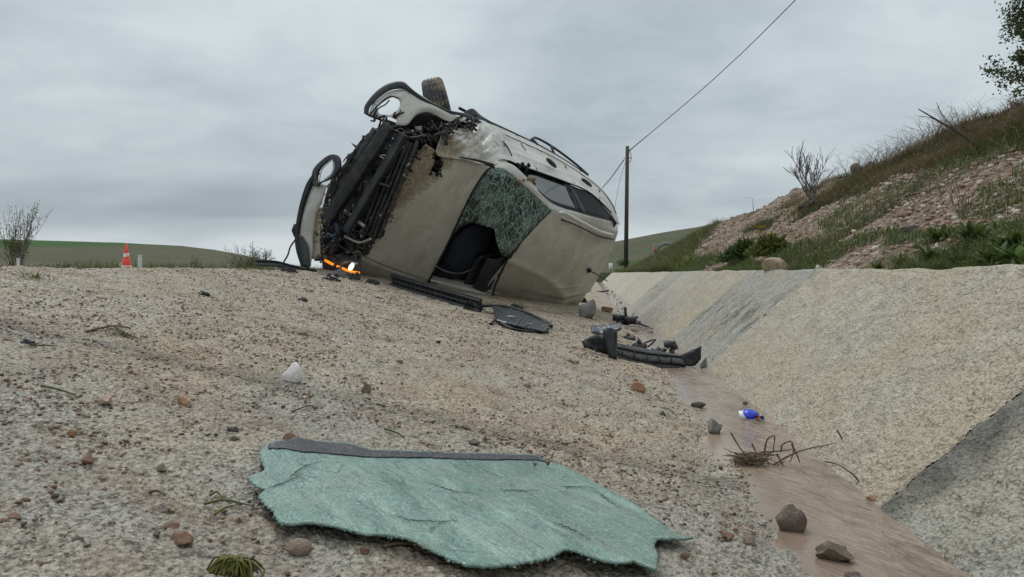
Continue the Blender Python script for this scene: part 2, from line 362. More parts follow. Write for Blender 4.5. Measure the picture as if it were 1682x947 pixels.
def pc(*pts, n=24): return cr_curve([cb(*p) if len(p) == 4 else B(*p) for p in pts], n)
def coons(c0, c1, d0, d1):
    ns, nt = len(c0), len(d0); s = np.linspace(0, 1, ns)[None, :, None]; t_ = np.linspace(0, 1, nt)[:, None, None]
    return (1 - t_) * c0[None] + t_ * c1[None] + (1 - s) * d0[:, None] + s * d1[:, None] - (
        (1 - s) * (1 - t_) * c0[0] + s * (1 - t_) * c0[-1] + (1 - s) * t_ * c1[0] + s * t_ * c1[-1])
def gnormals(G):
    n = np.cross(np.gradient(G, axis=1), np.gradient(G, axis=0)); return n / (np.linalg.norm(n, axis=-1, keepdims=True) + 1e-9)
def sheet(name, G, m, par, thick=.004, keep=None, bulge=0.0, dent=0.0, dscale=4.0, seed=0, fn=None):
    G = G.copy(); nt, ns = G.shape[:2]; N = gnormals(G)
    if (N * (CC - G)).sum() < 0: N = -N
    s, t_ = np.meshgrid(np.linspace(0, 1, ns), np.linspace(0, 1, nt))
    e = (16 * s * (1 - s) * t_ * (1 - t_)); h = bulge * e
    if dent: h = h + dent * (2 * np.abs(fbm(G[..., 0] * dscale + 9, G[..., 1] * dscale + G[..., 2] * dscale, seed, 4)) + fbm(G[..., 0] * 1.3 * dscale, G[..., 1] * 2 + 3, seed + 3, 3)) * np.clip(e * 6, 0, 1)
    if fn is not None: h = h + fn(G, s, t_)
    G += N * h[..., None]; V = G.reshape(-1, 3); Fc = gridfaces(nt, ns)
    if keep is not None: Fc = Fc[keep(G.reshape(-1, 3)[Fc].mean(1))]
    o = npmesh(name, V, Fc, m, par)
    if thick:
        md = o.modifiers.new('thickness', 'SOLIDIFY'); md.thickness = thick; md.offset = 0
    return o
def ruled(name, a, b, m, par, nt=6, **k):
    n = len(a); return sheet(name, coons(a, b, cr_curve([a[0], b[0]], nt), cr_curve([a[-1], b[-1]], nt)), m, par, **k)
def tubeV(P, r, seg=8, cap=True):
    P = np.asarray(P, float); n = len(P); r = np.atleast_1d(np.asarray(r, float)); r = np.interp(np.linspace(0, 1, n), np.linspace(0, 1, len(r)), r) if len(r) > 1 else np.full(n, r[0])
    T_ = np.gradient(P, axis=0); T_ /= np.linalg.norm(T_, axis=1, keepdims=True) + 1e-9
    a = np.cross(T_, [0.13, .21, .97]); a /= np.linalg.norm(a, axis=1, keepdims=True) + 1e-9; b = np.cross(T_, a)
    th = np.arange(seg) / seg * 2 * math.pi
    V = P[:, None] + r[:, None, None] * (a[:, None] * np.cos(th)[None, :, None] + b[:, None] * np.sin(th)[None, :, None])
    i = np.arange(n - 1)[:, None] * seg; j = np.arange(seg)[None]; j2 = (j + 1) % seg
    Fc = np.stack([i + j, i + j2, i + seg + j2, i + seg + j], -1).reshape(-1, 4)
    V = V.reshape(-1, 3)
    if cap:
        k = len(V); V = np.concatenate([V, P[:1], P[-1:]]); jj = np.arange(seg); j2 = (jj + 1) % seg
        Fc = np.concatenate([Fc, np.stack([jj * 0 + k, j2, jj, jj * 0 + k], -1), np.stack([jj * 0 + k + 1, (n - 1) * seg + jj, (n - 1) * seg + j2, jj * 0 + k + 1], -1)])
    return V, Fc
class Acc:
    """collects shapes that make up ONE part"""
    def __init__(s): s.V = []; s.F = []; s.n = 0; s.M = []
    def add(s, V, Fc, m=0):
        V = np.asarray(V, float); Fc = np.asarray(Fc)
        if Fc.shape[1] == 3: Fc = np.concatenate([Fc, Fc[:, 2:3]], 1)
        s.V.append(V); s.F.append(Fc + s.n); s.n += len(V); s.M.append(np.full(len(Fc), m)); return s
    def tube(s, P, r, seg=8, m=0, n=None):
        if n: P = cr_curve(P, n)
        return s.add(*tubeV(P, r, seg), m)
    def box(s, c, ax, ay, az, m=0):
        c, ax, ay, az = map(lambda q: np.asarray(q, float), (c, ax, ay, az))
        V = [c + i * ax + j * ay + k * az for i in (-1, 1) for j in (-1, 1) for k in (-1, 1)]
        return s.add(V, [(0, 1, 3, 2), (4, 6, 7, 5), (0, 4, 5, 1), (2, 3, 7, 6), (0, 2, 6, 4), (1, 5, 7, 3)], m)
    def build(s, name, m, par=None, smooth=True):
        V = np.concatenate(s.V); Fq = np.concatenate(s.F); M = np.concatenate(s.M)
        me = bpy.data.meshes.new(name); tri = (Fq[:, 2] == Fq[:, 3]) | (Fq[:, 0] == Fq[:, 3])
        cnt = np.where(tri, 3, 4); ls = np.concatenate([[0], np.cumsum(cnt)[:-1]]); mask = np.ones(Fq.shape, bool); mask[tri, 3] = False
        me.vertices.add(len(V)); me.vertices.foreach_set('co', V.astype(np.float32).ravel())
        me.loops.add(int(cnt.sum())); me.loops.foreach_set('vertex_index', Fq[mask].astype(np.int32))
        me.polygons.add(len(Fq)); me.polygons.foreach_set('loop_start', ls.astype(np.int32))
        me.polygons.foreach_set('material_index', M.astype(np.int32)); me.update(calc_edges=True); me.validate()
        return link(name, me, m, par, smooth)
def clod(A_, c, r, s=0, nn=10, sq=(1, 1, 1), rough=.45):
    th, ph = np.meshgrid(np.linspace(0, 2 * math.pi, nn + 1)[:-1], np.linspace(0, math.pi, nn // 2 + 2))
    d_ = np.stack([np.sin(ph) * np.cos(th), np.sin(ph) * np.sin(th), np.cos(ph)], -1)
    rad = r * (1 + rough * 2 * fbm(d_[..., 0] * 2.1 + s * 3.7, d_[..., 1] * 2.1 + d_[..., 2] * 1.7 + s, s % 50, 3))
    V = (d_ * rad[..., None] * np.array(sq)).reshape(-1, 3) + np.asarray(c)
    nr = th.shape[0]; i = np.arange(nr - 1)[:, None] * nn; j = np.arange(nn)[None]; j2 = (j + 1) % nn
    Fc = np.stack([i + j, i + j2, i + nn + j2, i + nn + j], -1).reshape(-1, 4); A_.add(V, Fc); return A_
def box_part(name, m, par, c, ax, ay, az, bev=0.0):
    o = Acc().box(c, ax, ay, az).build(name, m, par, smooth=False)
    if bev: md = o.modifiers.new('edges', 'BEVEL'); md.width = bev; md.segments = 2
    return o
# ---- paints
def mudmask(t, P):
    x, y, z = t.sep(P); n = t.noise(P, 9, 6, .7, .4); nb = t.noise(P, 2.6, 4, .6)
    front = t.math('MULTIPLY', t.maprange(t.math('ADD', t.math('ADD', x, t.math('MULTIPLY', y, -.45)), t.math('MULTIPLY', t.math('SUBTRACT', nb, .5), .30)), 1.53, 1.72), t.math('MULTIPLY', t.maprange(y, .42, .10), t.maprange(z, .70, .82)))
    clump = t.vor(t.mapping(P, loc=(0, 0, 0)), 40, out='Distance')
    return front, n, nb, clump
def f_paint(t, b, out):
    P = t.n('ShaderNodeTexCoord').outputs['Object']; front, n, nb, cl = mudmask(t, P); x, y, z = t.sep(P)
    c = t.mix(t.ramp(nb, (.35, 0), (.68, 1)), (.59, .58, .53), (.48, .465, .41))          # dust film on off-white paint
    runs = t.noise(t.mapping(P, scale=(7, 1.2, 7)), 3, 5, .65)
    c = t.mix(t.math('MULTIPLY', t.ramp(runs, (.45, 0), (.75, 1)), .5), c, (.40, .37, .30))
    sp = t.noise(P, 55, 3, .7); c = t.mix(t.math('MULTIPLY', t.ramp(sp, (.60, 0), (.68, 1)), .65), c, (.20, .15, .10))
    ms_ = t.ramp(t.noise(P, 38, 5, .75), (.40, .25), (.54, 1)); mm = t.math('MULTIPLY', t.math('MULTIPLY', ms_, front), t.ramp(t.math('ADD', t.math('MULTIPLY', n, .62), t.math('MULTIPLY', front, .30)), (.46, 0), (.51, 1)))
    ffr = t.math('MULTIPLY', t.maprange(t.math('ADD', y, t.math('MULTIPLY', t.math('SUBTRACT', n, .5), .5)), -.60, -.72), t.maprange(x, .75, .95)); 
    ffr = t.math('MULTIPLY', ffr, t.math('MULTIPLY', t.ramp(n, (.44, 0), (.58, 1)), .75))
    mud = t.mix(t.noise(P, 70, 3, .7), (.20, .145, .085), (.46, .36, .24))
    c = t.mix(mm, c, mud); c = t.mix(ffr, c, (.30, .24, .16))
    bl_ = t.noise(P, 1.7, 6, .72, .8); c = t.mix(t.math('MULTIPLY', t.ramp(bl_, (.50, 0), (.60, 1)), .45), c, (.31, .275, .21)); sc = t.noise(t.mapping(P, scale=(60, 3, 3), rot=(0, 0, .5)), 2.2, 3, .6); c = t.mix(t.math('MULTIPLY', t.ramp(sc, (.63, 0), (.66, 1)), .35), c, (.24, .21, .17))
    L(t, c, b.inputs['Base Color']); r = t.math('ADD', t.maprange(nb, .3, .7, .30, .5), t.math('MULTIPLY', mm, .5)); L(t, r, b.inputs['Roughness'])
    h = t.math('ADD', t.math('MULTIPLY', t.math('MULTIPLY', mm, t.noise(P, 45, 4, .7)), 3.0), t.math('MULTIPLY', t.noise(P, 4.5, 4, .55), .45))
    L(t, t.bump(h, .5, .02), b.inputs['Normal'])
M_PAINT = mat('dusty off white paint', f_paint, rough=.35, Coat_Weight=.15)
def f_cleanpaint(t, b, out):
    P = t.n('ShaderNodeTexCoord').outputs['Object']; c = t.mix(t.noise(P, 3, 4), (.66, .66, .62), (.54, .53, .48))
    sp = t.noise(P, 40, 3, .75); c = t.mix(t.math('MULTIPLY', t.ramp(sp, (.60, 0), (.68, 1)), .6), c, (.22, .18, .13))
    L(t, c, b.inputs['Base Color'])
M_PAINT2 = mat('white paint', f_cleanpaint, rough=.32, Coat_Weight=.2)
def f_plastic(t, b, out):
    P = t.n('ShaderNodeTexCoord').outputs['Object']; n = t.noise(P, 14, 5, .7)
    L(t, t.mix(t.ramp(n, (.46, 0), (.70, 1)), (.011, .012, .014), (.050, .046, .040)), b.inputs['Base Color'])
    L(t, t.bump(t.noise(P, 30, 4), .3, .01), b.inputs['Normal'])
M_PLAS = mat('dusty black plastic', f_plastic, rough=.55, Specular_IOR_Level=.35)
def f_gplastic(t, b, out):
    P = t.n('ShaderNodeTexCoord').outputs['Object']; n = t.noise(P, 9, 5, .7)
    L(t, t.mix(t.ramp(n, (.40, 0), (.72, 1)), (.024, .028, .033), (.07, .074, .072)), b.inputs['Base Color'])
M_GPLAS = mat('grey plastic trim', f_gplastic, rough=.5, Specular_IOR_Level=.4)
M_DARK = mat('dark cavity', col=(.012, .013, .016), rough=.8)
M_NAVY = mat('navy cloth', lambda t, b, o: L(t, t.mix(t.noise(t.n('ShaderNodeTexCoord').outputs['Object'], 5, 5), (.006, .009, .020), (.022, .030, .052)), b.inputs['Base Color']), rough=.85)
def f_grime(t, b, out):
    P = t.n('ShaderNodeTexCoord').outputs['Object']; n = t.noise(P, 16, 6, .75)
    L(t, t.mix(t.ramp(n, (.42, 0), (.68, 1)), (.014, .015, .018), (.095, .082, .065)), b.inputs['Base Color'])
    L(t, t.bump(t.noise(P, 60, 4, .7), .6, .01), b.inputs['Normal'])
M_GRIME = mat('grimy engine parts', f_grime, rough=.6)
M_METAL = mat('dull metal', lambda t, b, o: L(t, t.mix(t.noise(t.n('ShaderNodeTexCoord').outputs['Object'], 20, 5), (.16, .155, .15), (.42, .40, .37)), b.inputs['Base Color']), rough=.45, metal=.6)
M_CREAM = mat('bare cream metal', lambda t, b, o: L(t, t.mix(t.noise(t.n('ShaderNodeTexCoord').outputs['Object'], 12, 5), (.30, .27, .20), (.50, .46, .37)), b.inputs['Base Color']), rough=.5)
def f_mud(t, b, out):
    P = t.n('ShaderNodeTexCoord').outputs['Object']
    L(t, t.mix(t.ramp(t.noise(P, 28, 5, .7), (.35, 0), (.65, 1)), (.10, .065, .035), (.38, .27, .16)), b.inputs['Base Color']); L(t, t.bump(t.noise(P, 60, 4, .7), .9, .02), b.inputs['Normal'])
M_MUD = mat('mud', f_mud, rough=.95)
def f_rubber(t, b, out):
    P = t.n('ShaderNodeTexCoord').outputs['Object']; n = t.noise(P, 7, 5, .7)
    L(t, t.mix(t.ramp(n, (.46, 0), (.62, 1)), (.055, .056, .058), (.27, .205, .11)), b.inputs['Base Color'])
M_RUB = mat('muddy rubber', f_rubber, rough=.85)
def f_wind(t, b, out):
    P = t.n('ShaderNodeTexCoord').outputs['Object']; Q = t.n('ShaderNodeVectorMath', operation='ADD', i={0: P, 1: t.n('ShaderNodeVectorMath', operation='SCALE', i={0: t.noise(P, 9, 3, out=1), 'Scale': .05}).outputs[0]}).outputs[0]
    Q2 = t.mapping(Q, rot=(0, 0, .9), scale=(1, .33, 1)); Q3 = t.mapping(Q, rot=(.3, .2, -.6), scale=(1, .3, 1)); e1 = t.math('MAXIMUM', t.ramp(t.vor(Q2, 22, 'DISTANCE_TO_EDGE'), (.0, 1), (.035, 0)), t.ramp(t.vor(Q3, 18, 'DISTANCE_TO_EDGE'), (.0, 1), (.03, 0))); e2 = t.math('MAXIMUM', t.ramp(t.vor(Q2, 60, 'DISTANCE_TO_EDGE'), (.0, 1), (.09, 0)), t.ramp(t.noise(P, 120, 3, .7), (.58, 0), (.66, .8)))
    w_ = t.ramp(t.noise(P, 4.2, 4, .65), (.42, .10), (.60, 1)); e = t.math('MAXIMUM', t.math('MULTIPLY', e1, .9), t.math('MULTIPLY', t.math('MULTIPLY', e2, .65), w_))
    c = t.mix(e, t.mix(w_, (.020, .030, .026), (.085, .15, .125)), (.50, .62, .56)); L(t, c, b.inputs['Base Color'])
    L(t, t.math('ADD', .58, t.math('MULTIPLY', e, .42), clamp=True), b.inputs['Alpha']); L(t, t.bump(e, .4, .004), b.inputs['Normal'])
M_WIND = mat('shattered windscreen', f_wind, rough=.25)
M_PANE = mat('dark tinted glass', col=(.012, .014, .016), rough=.06, Specular_IOR_Level=.6)
M_ORANGE = mat('lit orange lamp', lambda t, b, o: (setattr(b.inputs['Emission Strength'], 'default_value', .85)), col=(.9, .25, .01), Emission_Color=(1, .27, .01, 1))
M_LAMP = mat('lit white lamp', lambda t, b, o: (setattr(b.inputs['Emission Strength'], 'default_value', 1.3)), col=(.9, .9, .75), Emission_Color=(1, .98, .75, 1))
M_CLEAR = mat('clear plastic', col=(.6, .6, .6), rough=.15, Transmission_Weight=.8)

car = empty('wrecked_car', label='off-white car tipped on its side with smashed front end and shattered windscreen', cat='car')
car.matrix_world = Matrix([list(CR[i]) + [CT[i]] for i in range(3)] + [[0, 0, 0, 1]])
# hood ------------------------------------------------------------
hf = pc((592, 419, 'u', .84), (618, 393, 'u', .85), (640, 350, 'u', .86), (662, 300, 'u', .87), (680, 262, 'u', .87), (700, 236, 'u', .875), n=60)
hr = pc((704, 461, 'u', 1.0), (719, 431, 'u', 1.02), (737, 395, 'u', 1.035), (770, 325, 'u', 1.04), (793, 287, 'u', 1.03), (806, 274, 'u', 1.02), n=60)
hl = pc((592, 419, 'u', .84), (640, 440, 'u', .91), (704, 461, 'u', 1.0), n=40)
hR = pc((700, 236, 'u', .875), (716, 247, 'u', .9), (735, 256, 'u', .95), (765, 262, 'u', .98), (806, 274, 'u', 1.02), n=40)
HG = coons(hf, hr, hl, hR)
def inpoly(pts):
    pts = np.array(pts, float)
    def f_(Q):
        q = to_px(Q @ CR.T + CT); x, y = q[:, 0], q[:, 1]; r = np.zeros(len(q), bool)
        for (x0, y0), (x1, y1) in zip(pts, np.roll(pts, -1, 0)):
            r ^= ((y0 > y) != (y1 > y)) & (x < (x1 - x0) * (y - y0) / (y1 - y0 + 1e-12) + x0)
        return r
    return f_
hole = inpoly([(711, 247), (722, 252), (727, 266), (724, 281), (712, 285), (707, 276), (714, 268), (710, 258)])
sheet('hood', HG, M_PAINT, car, .006, keep=lambda c: ~hole(c), bulge=.022, dent=.011, dscale=3.0, seed=71,
      fn=lambda G, s, t_: -.012 * np.exp(-((t_ - .04) / .03) ** 2) * fbm(s * 14, t_ * 4, 77, 3) * 2)
# bent-under lip along the ground
lipb = pc((590, 456, 'u', .76), (612, 463, 'u', .80), (650, 470, 'u', .88), (704, 466, 'u', .98), n=40)
ruled('hood_edge', hl, lipb, M_PAINT, car, dent=.003, seed=73)
# windscreen -------------------------------------------------------
wt = pc((809, 490, 'u', 1.44), (813, 470, 'u', 1.45), (833, 428, 'u', 1.46), (852, 402, 'u', 1.47), (880, 370, 'u', 1.47), (905, 345, 'u', 1.44), n=60)
wl = pc((704, 461, 'u', 1.0), (760, 476, 'u', 1.22), (809, 490, 'u', 1.44), n=50); wr = pc((806, 274, 'u', 1.02), (832, 280, 'u', 1.12), (870, 312, 'u', 1.28), (905, 345, 'u', 1.44), n=50)
WG = coons(hr, wt, wl, wr)
gl = inpoly([(800, 268), (835, 272), (912, 340), (853, 406), (836, 421), (825, 420), (816, 400), (812, 376), (797, 371), (775, 365), (757, 372), (742, 386), (728, 402)])
WGd = coons(cr_curve(hr, 110), cr_curve(wt, 110), cr_curve(wl, 90), cr_curve(wr, 90))
sheet('windscreen', WGd, M_WIND, car, .005, keep=gl, bulge=.03, dent=.018, dscale=5, seed=81)
# black frame round the opening
Acc().tube(hr + [.0, 0, .004], .012, 6).tube(wt[:, :], .010, 6).tube(wl, .012, 6).build('windscreen_seal', M_PLAS, car)
Acc().tube([wt[k] + RNG.normal(0, .006, 3) for k in range(0, 60, 2)], [.007 + .007 * abs(math.sin(k * 1.7)) for k in range(30)], 6).build('torn_seal', M_GRIME, car)
# sheet shreds along the lower screen edge
ruled('scuttle', pc((704, 458, 'u', 1.0), (760, 472, 'u', 1.23), (806, 486, 'u', 1.43), n=30), pc((706, 470, 'u', 1.01), (760, 487, 'u', 1.24), (806, 498, 'u', 1.42), n=30), M_PAINT, car, dent=.01, dscale=9, seed=75)
# roof --------------------------------------------------------------
rr = pc((950, 499, 'u', 1.42), (968, 478, 'u', 1.46), (985, 450, 'u', 1.47), (1003, 415, 'u', 1.47), (1015, 380, 'u', 1.40), n=70)
rl = pc((809, 490, 'u', 1.44), (850, 503, 'u', 1.46), (905, 508, 'u', 1.46), (950, 499, 'u', 1.42), n=60)
rR = pc((905, 345, 'u', 1.44), (935, 360, 'u', 1.47), (975, 375, 'u', 1.45), (1015, 380, 'u', 1.40), n=60)
def f_roofdent(G, s, t_):
    # s runs across the roof from the ground side, t from the windscreen back
    a = np.hypot((s - .04) / .40, (t_ - .10) / .62); cre = -.13 * np.clip(1 - a, 0, 1) ** 1.0
    cre += .030 * np.exp(-((a - 1.0) / .10) ** 2) * np.clip(1 - s * 1.6, 0, 1)
    cre += -.020 * np.exp(-((s - .16) / .03) ** 2) * np.clip((t_ - .3) * 2, 0, 1) + .012 * np.exp(-((s - .22) / .03) ** 2) * np.clip((t_ - .3) * 2, 0, 1)
    cre += .006 * np.exp(-((s - .30 - .05 * t_) / .012) ** 2) * (t_ > .45)
    return cre
sheet('roof', coons(cr_curve(wt, 110), cr_curve(rr, 110), cr_curve(rl, 90), cr_curve(rR, 90)), M_PAINT, car, .006, bulge=.035, dent=.011, dscale=3, seed=85, fn=f_roofdent)
# lower roof flange that touches the ground
ruled('roof_flange', rl, pc((812, 497, 'u', 1.40), (850, 510, 'u', 1.40), (905, 514, 'u', 1.38), (946, 503, 'u', 1.34), n=60), M_PAINT, car, dent=.006, dscale=8, seed=86)
# roof rails: long raised bars
Acc().tube(pc((917, 350, 'u', 1.49), (925, 349, 'u', 1.52), (950, 362, 'u', 1.54), (985, 380, 'u', 1.53), (1006, 386, 'u', 1.49), n=30), .021, 8).build('roof_rail', M_PAINT2, car)
Acc().tube(pc((922, 360, 'u', 1.48), (950, 371, 'u', 1.50), (985, 388, 'u', 1.50), (1008, 393, 'u', 1.47), n=30), .008, 6).build('roof_gutter', M_PLAS, car)
an = Acc().tube([cb(967, 443, 'u', 1.50), cb(968, 444, 'u', 1.55)], [.038, .022], 10).build('aerial_base', M_PLAS, car)
Acc().tube([cb(966, 443, 'u', 1.55), cb(980, 450, 'u', 1.62), cb(997, 461, 'u', 1.70)], [.009, .007, .006], 6).tube([cb(967, 443, 'u', 1.53), cb(957, 435, 'u', 1.50)], .004, 5).build('aerial', M_PLAS, car)
# right side: pillar strip between roof edge and windows --------------
pt_ = pc((806, 274, 'u', 1.02), (836, 268, 'u', 1.06), (862, 288, 'u', 1.18), (905, 332, 'u', 1.38), (955, 350, 'u', 1.40), (1000, 362, 'u', 1.33), (1014, 368, 'u', 1.28), n=80)
pb_ = np.concatenate([cr_curve(wr, 40), cr_curve(rR, 41)[1:]])
ruled('roof_pillar', cr_curve(pt_, 80), pb_[:80], M_PAINT, car, nt=10, bulge=.012, dent=.004, dscale=10, seed=88)
# belt line and doors
belt = pc((806, 274, 'u', .98), (826, 262, 'u', .98), (858, 273, 'u', 1.0), (925, 297, 'u', 1.03), (966, 315, 'u', 1.08), (1000, 346, 'u', 1.17), (1014, 368, 'u', 1.26), n=90)
sill = pc((742, 210, 'u', .42), (760, 186, 'u', .32), (790, 195, 'u', .28), (850, 222, 'u', .28), (900, 247, 'u', .30), (950, 278, 'u', .42), (985, 305, 'u', .62), (1006, 334, 'u', .85), (1018, 368, 'u', 1.12), n=90)
sill[:, 0] = np.minimum(sill[:, 0], sill[:, 0])
DG = coons(belt, sill, cr_curve([belt[0], sill[0]], 40), cr_curve([belt[-1], sill[-1]], 40))
def door_fn(G, s, t_):
    h = .010 * np.exp(-((t_ - .28) / .05) ** 2) - .012 * np.exp(-((t_ - .62) / .10) ** 2)          # shoulder crease and scooped lower door
    for c in (.43, .70): h -= .006 * np.exp(-((s - c - .04 * t_) / .004) ** 2)
    h += .035 * (fbm(s * 9, t_ * 4, 91, 4)) * np.clip(1.1 - s * 2.6, 0, 1)
    return h
sheet('door_side', coons(cr_curve(belt, 220), cr_curve(sill, 220), cr_curve([belt[0], sill[0]], 60), cr_curve([belt[-1], sill[-1]], 60)), M_PAINT, car, .006, bulge=.01, dent=.003, dscale=4, seed=92, fn=door_fn)
for (a, b_) in (((897, 262), (912, 276)), ((955, 295), (970, 307))):
    hm = Acc().tube(pc((a[0], a[1], 'u', .84), ((a[0] + b_[0]) / 2, (a[1] + b_[1]) / 2, 'u', .86), (b_[0], b_[1], 'u', .86), n=9), [.012, .02, .024, .025, .026, .025, .024, .02, .012], 8).build('door_handle', M_GPLAS, car)
    hm.location = (0, -.015, 0)
_DN = gnormals(DG); _DN = _DN if (_DN * (CC - DG)).sum() > 0 else -_DN
for s0, a, b_ in ((.30, 1, 39), (.575, 2, 34), (.80, 2, 30)):
    cidx = [int(min(89, max(0, (s0 + .05 * k / 39) * 89))) for k in range(a, b_)]; Acc().tube([DG[k, c] + _DN[k, c] * .006 for k, c in zip(range(a, b_), cidx)], .0045, 5, n=40).build('door_seam', M_DARK, car)
Acc().tube([DG[30, c] + _DN[30, c] * .010 for c in range(22, 86)], .006, 5).build('door_moulding', M_GPLAS, car)
for k, P in enumerate(([(748, 236), (760, 244), (778, 247), (790, 256)], [(742, 222), (752, 234), (748, 246)], [(775, 214), (790, 226), (806, 230), (815, 244)], [(800, 238), (812, 250), (826, 254)])):
    Acc().tube(cr_curve([cb(x, y, 'u', .93 - (262 - y) * .009) + np.array([.03, -.02, .03]) for x, y in P], 18) + RNG.normal(0, .004, (18, 3)), [.002, .007, .005, .001], 5).build('panel_tear', M_DARK, car)
A_ = Acc()
for k in range(24): q = cb(848 + 22 * RNG.random(), 268 + 12 * RNG.random(), 'u', 1.02); clod(A_, q, .006 + .012 * RNG.random(), k, 8, rough=.9)
A_.build('mirror_stump', M_GRIME, car)['kind'] = 'stuff'
# windows
def win(name, top, bot, m):
    return ruled(name, pc(*top, n=26), pc(*bot, n=26), m, car, nt=8, thick=.004)
def fill(name, fr, m, off=0):
    return win(name, *fr, m)
win('side_window', [(852, 279, 'u', 1.01), (880, 284, 'u', 1.01), (928, 301, 'u', 1.03)], [(866, 294, 'u', 1.19), (905, 331, 'u', 1.35), (949, 346, 'u', 1.38)], M_PANE)
win('side_window', [(941, 305, 'u', 1.05), (972, 320, 'u', 1.10), (999, 350, 'u', 1.19)], [(965, 351, 'u', 1.37), (985, 357, 'u', 1.35), (1001, 361, 'u', 1.30)], M_DARK)  # broken-open rear window: a dark sheet stands in for the shaded inside
win('window_pillar', [(928, 300, 'u', 1.03), (934, 302, 'u', 1.04), (941, 305, 'u', 1.05)], [(948, 346, 'u', 1.385), (956, 349, 'u', 1.385), (966, 352, 'u', 1.375)], M_PLAS)
Acc().tube(belt[8:82] + [0, -.004, .012], .009, 6).tube(cr_curve(pt_, 80)[18:76] + [0, -.004, -.006], .009, 6).build('window_trim', M_PLAS, car)
Acc().tube(pc((934, 303, 'u', 1.05), (943, 320, 'u', 1.2), (957, 348, 'u', 1.39), n=10), .010, 6).build('pillar_trim', M_GPLAS, car)
Acc().tube(pc((978, 349, 'u', 1.30), (1000, 361, 'u', 1.28), n=6), .014, 6).tube(pc((968, 345, 'u', 1.25), (992, 352, 'u', 1.20), n=6), .010, 6).build('headrest', M_GRIME, car)
# sill cladding and arch loop
Acc().tube(sill[10:70] + [0, 0, -.012], .016, 6).build('sill_trim', M_PLAS, car)
Acc().tube(pc((873, 229, 'u', .22), (880, 226, 'u', .16), (900, 236, 'u', .15), (925, 253, 'u', .2), (948, 271, 'u', .3), (966, 287, 'u', .42), n=30), .016, 8).tube(pc((873, 229, 'u', .22), (890, 244, 'u', .27), (920, 262, 'u', .33), (950, 281, 'u', .42), n=24), .024, 8).tube(pc((905, 239, 'u', .17), (910, 252, 'u', .27), n=4), .015, 6).build('arch_trim', M_GPLAS, car)
# crumpled front wing ------------------------------------------------------
fb = pc((716, 247, 'u', .92), (722, 257, 'u', .96), (760, 262, 'u', 1.0), (790, 270, 'u', 1.01), (836, 270, 'u', 1.03), n=70)
ft = pc((728, 214, 'u', .80), (750, 212, 'u', .72), (775, 204, 'u', .58), (790, 197, 'u', .42), (826, 218, 'u', .45), n=70)
def wing_fn(G, s, t_): return .11 * (.32 - np.abs(fbm(s * 4.5, t_ * 3, 95, 3, .45)) * 2.4) * np.clip(8 * t_ * (1 - t_) * s * (1.02 - s) * 3, 0, 1) + .016 * fbm(s * 18, t_ * 12, 97, 3)
sheet('front_wing', coons(fb, ft, cr_curve([fb[0], ft[0]], 46), cr_curve([fb[-1], ft[-1]], 46)), M_PAINT, car, .006, bulge=.035, fn=wing_fn)
Acc().tube(pc((822, 232, 'u', .6), (832, 245, 'u', .8), (838, 258, 'u', .95), n=10) + [0, -.02, .01], [.004, .008, .010, .010, .010, .009, .009, .008, .008, .006], 6).build('panel_tear', M_DARK, car)
ruled('panel_gap', pc((752, 257, 'u', .99), (780, 261, 'u', 1.02), (808, 268, 'u', 1.05), n=16), pc((754, 259, 'u', .99), (785, 266, 'u', 1.04), (812, 278, 'u', 1.07), n=16), M_DARK, car, nt=3).location = (.012, -.01, .02)
# mud clods
A_ = Acc()
for k in range(26):
    q = cb(852 + 26 * RNG.random() , 293 + 15 * RNG.random(), 'u', 1.20 + .02 * RNG.random()); clod(A_, q, .012 + .02 * RNG.random(), k)
A_.build('mud_clump', M_MUD, car)
A_ = Acc()
for k in range(420):
    t0 = RNG.random() ** 1.6 * .20; s0 = .28 + .72 * RNG.random(); p = HG[int(t0 * 39), int(s0 * 59)]; clod(A_, p + [0, 0, .003], .003 + .010 * RNG.random() ** 3, k, 6, (1.5, 1.5, .6), .9)
for k in range(0):
    clod(A_, cb(735 + 60 * RNG.random(), 222 + 32 * RNG.random(), 'u', .82 + .1 * RNG.random()) + [.02, 0, .04], .005 + .008 * RNG.random(), k, 8)
o = A_.build('mud_crust', M_MUD, car); o['kind'] = 'stuff'
# loose end of the right front: bumper corner with lamp opening --------------
def ringloft(name, outer, inner, m, par, thick=.006, nt=5, n=60, fn=None):
    a = cr_curve(outer + [outer[0]], n); b = cr_curve(inner + [inner[0]], n)
    G = np.array([a + (b - a) * k for k in np.linspace(0, 1, nt)]); return sheet(name, G, m, par, thick, fn=fn)
def fx(px): return float(np.interp(px, [600, 650, 700, 745, 790], [2.03, 1.94, 1.66, 1.34, 1.0]))
def P_(px, py, du=0): return cb(px, py, 'f', fx(px) + du)
outer = [P_(*p) for p in ((612, 170), (640, 150), (668, 147), (677, 158), (682, 176), (676, 192), (664, 201), (650, 196), (640, 192), (621, 191), (607, 187))]
inner = [P_(*p) for p in ((620, 174), (639, 161), (650, 159), (656, 165), (657, 171), (654, 178), (647, 185), (640, 188), (632, 188), (625, 187), (621, 183))]
ringloft('bumper_corner', outer, inner, M_PAINT2, car)
ruled('wing_edge', pc(*[(x, y, 'f', fx(x)) for x, y in ((664, 147), (676, 149), (690, 155), (705, 165), (725, 176), (744, 187), (752, 191))], n=40),
      pc(*[(x, y, 'f', fx(x)) for x, y in ((650, 205), (668, 205), (682, 190), (697, 184), (712, 187), (730, 197), (742, 199))], n=40), M_PAINT2, car, nt=12, bulge=.025, dent=.002)
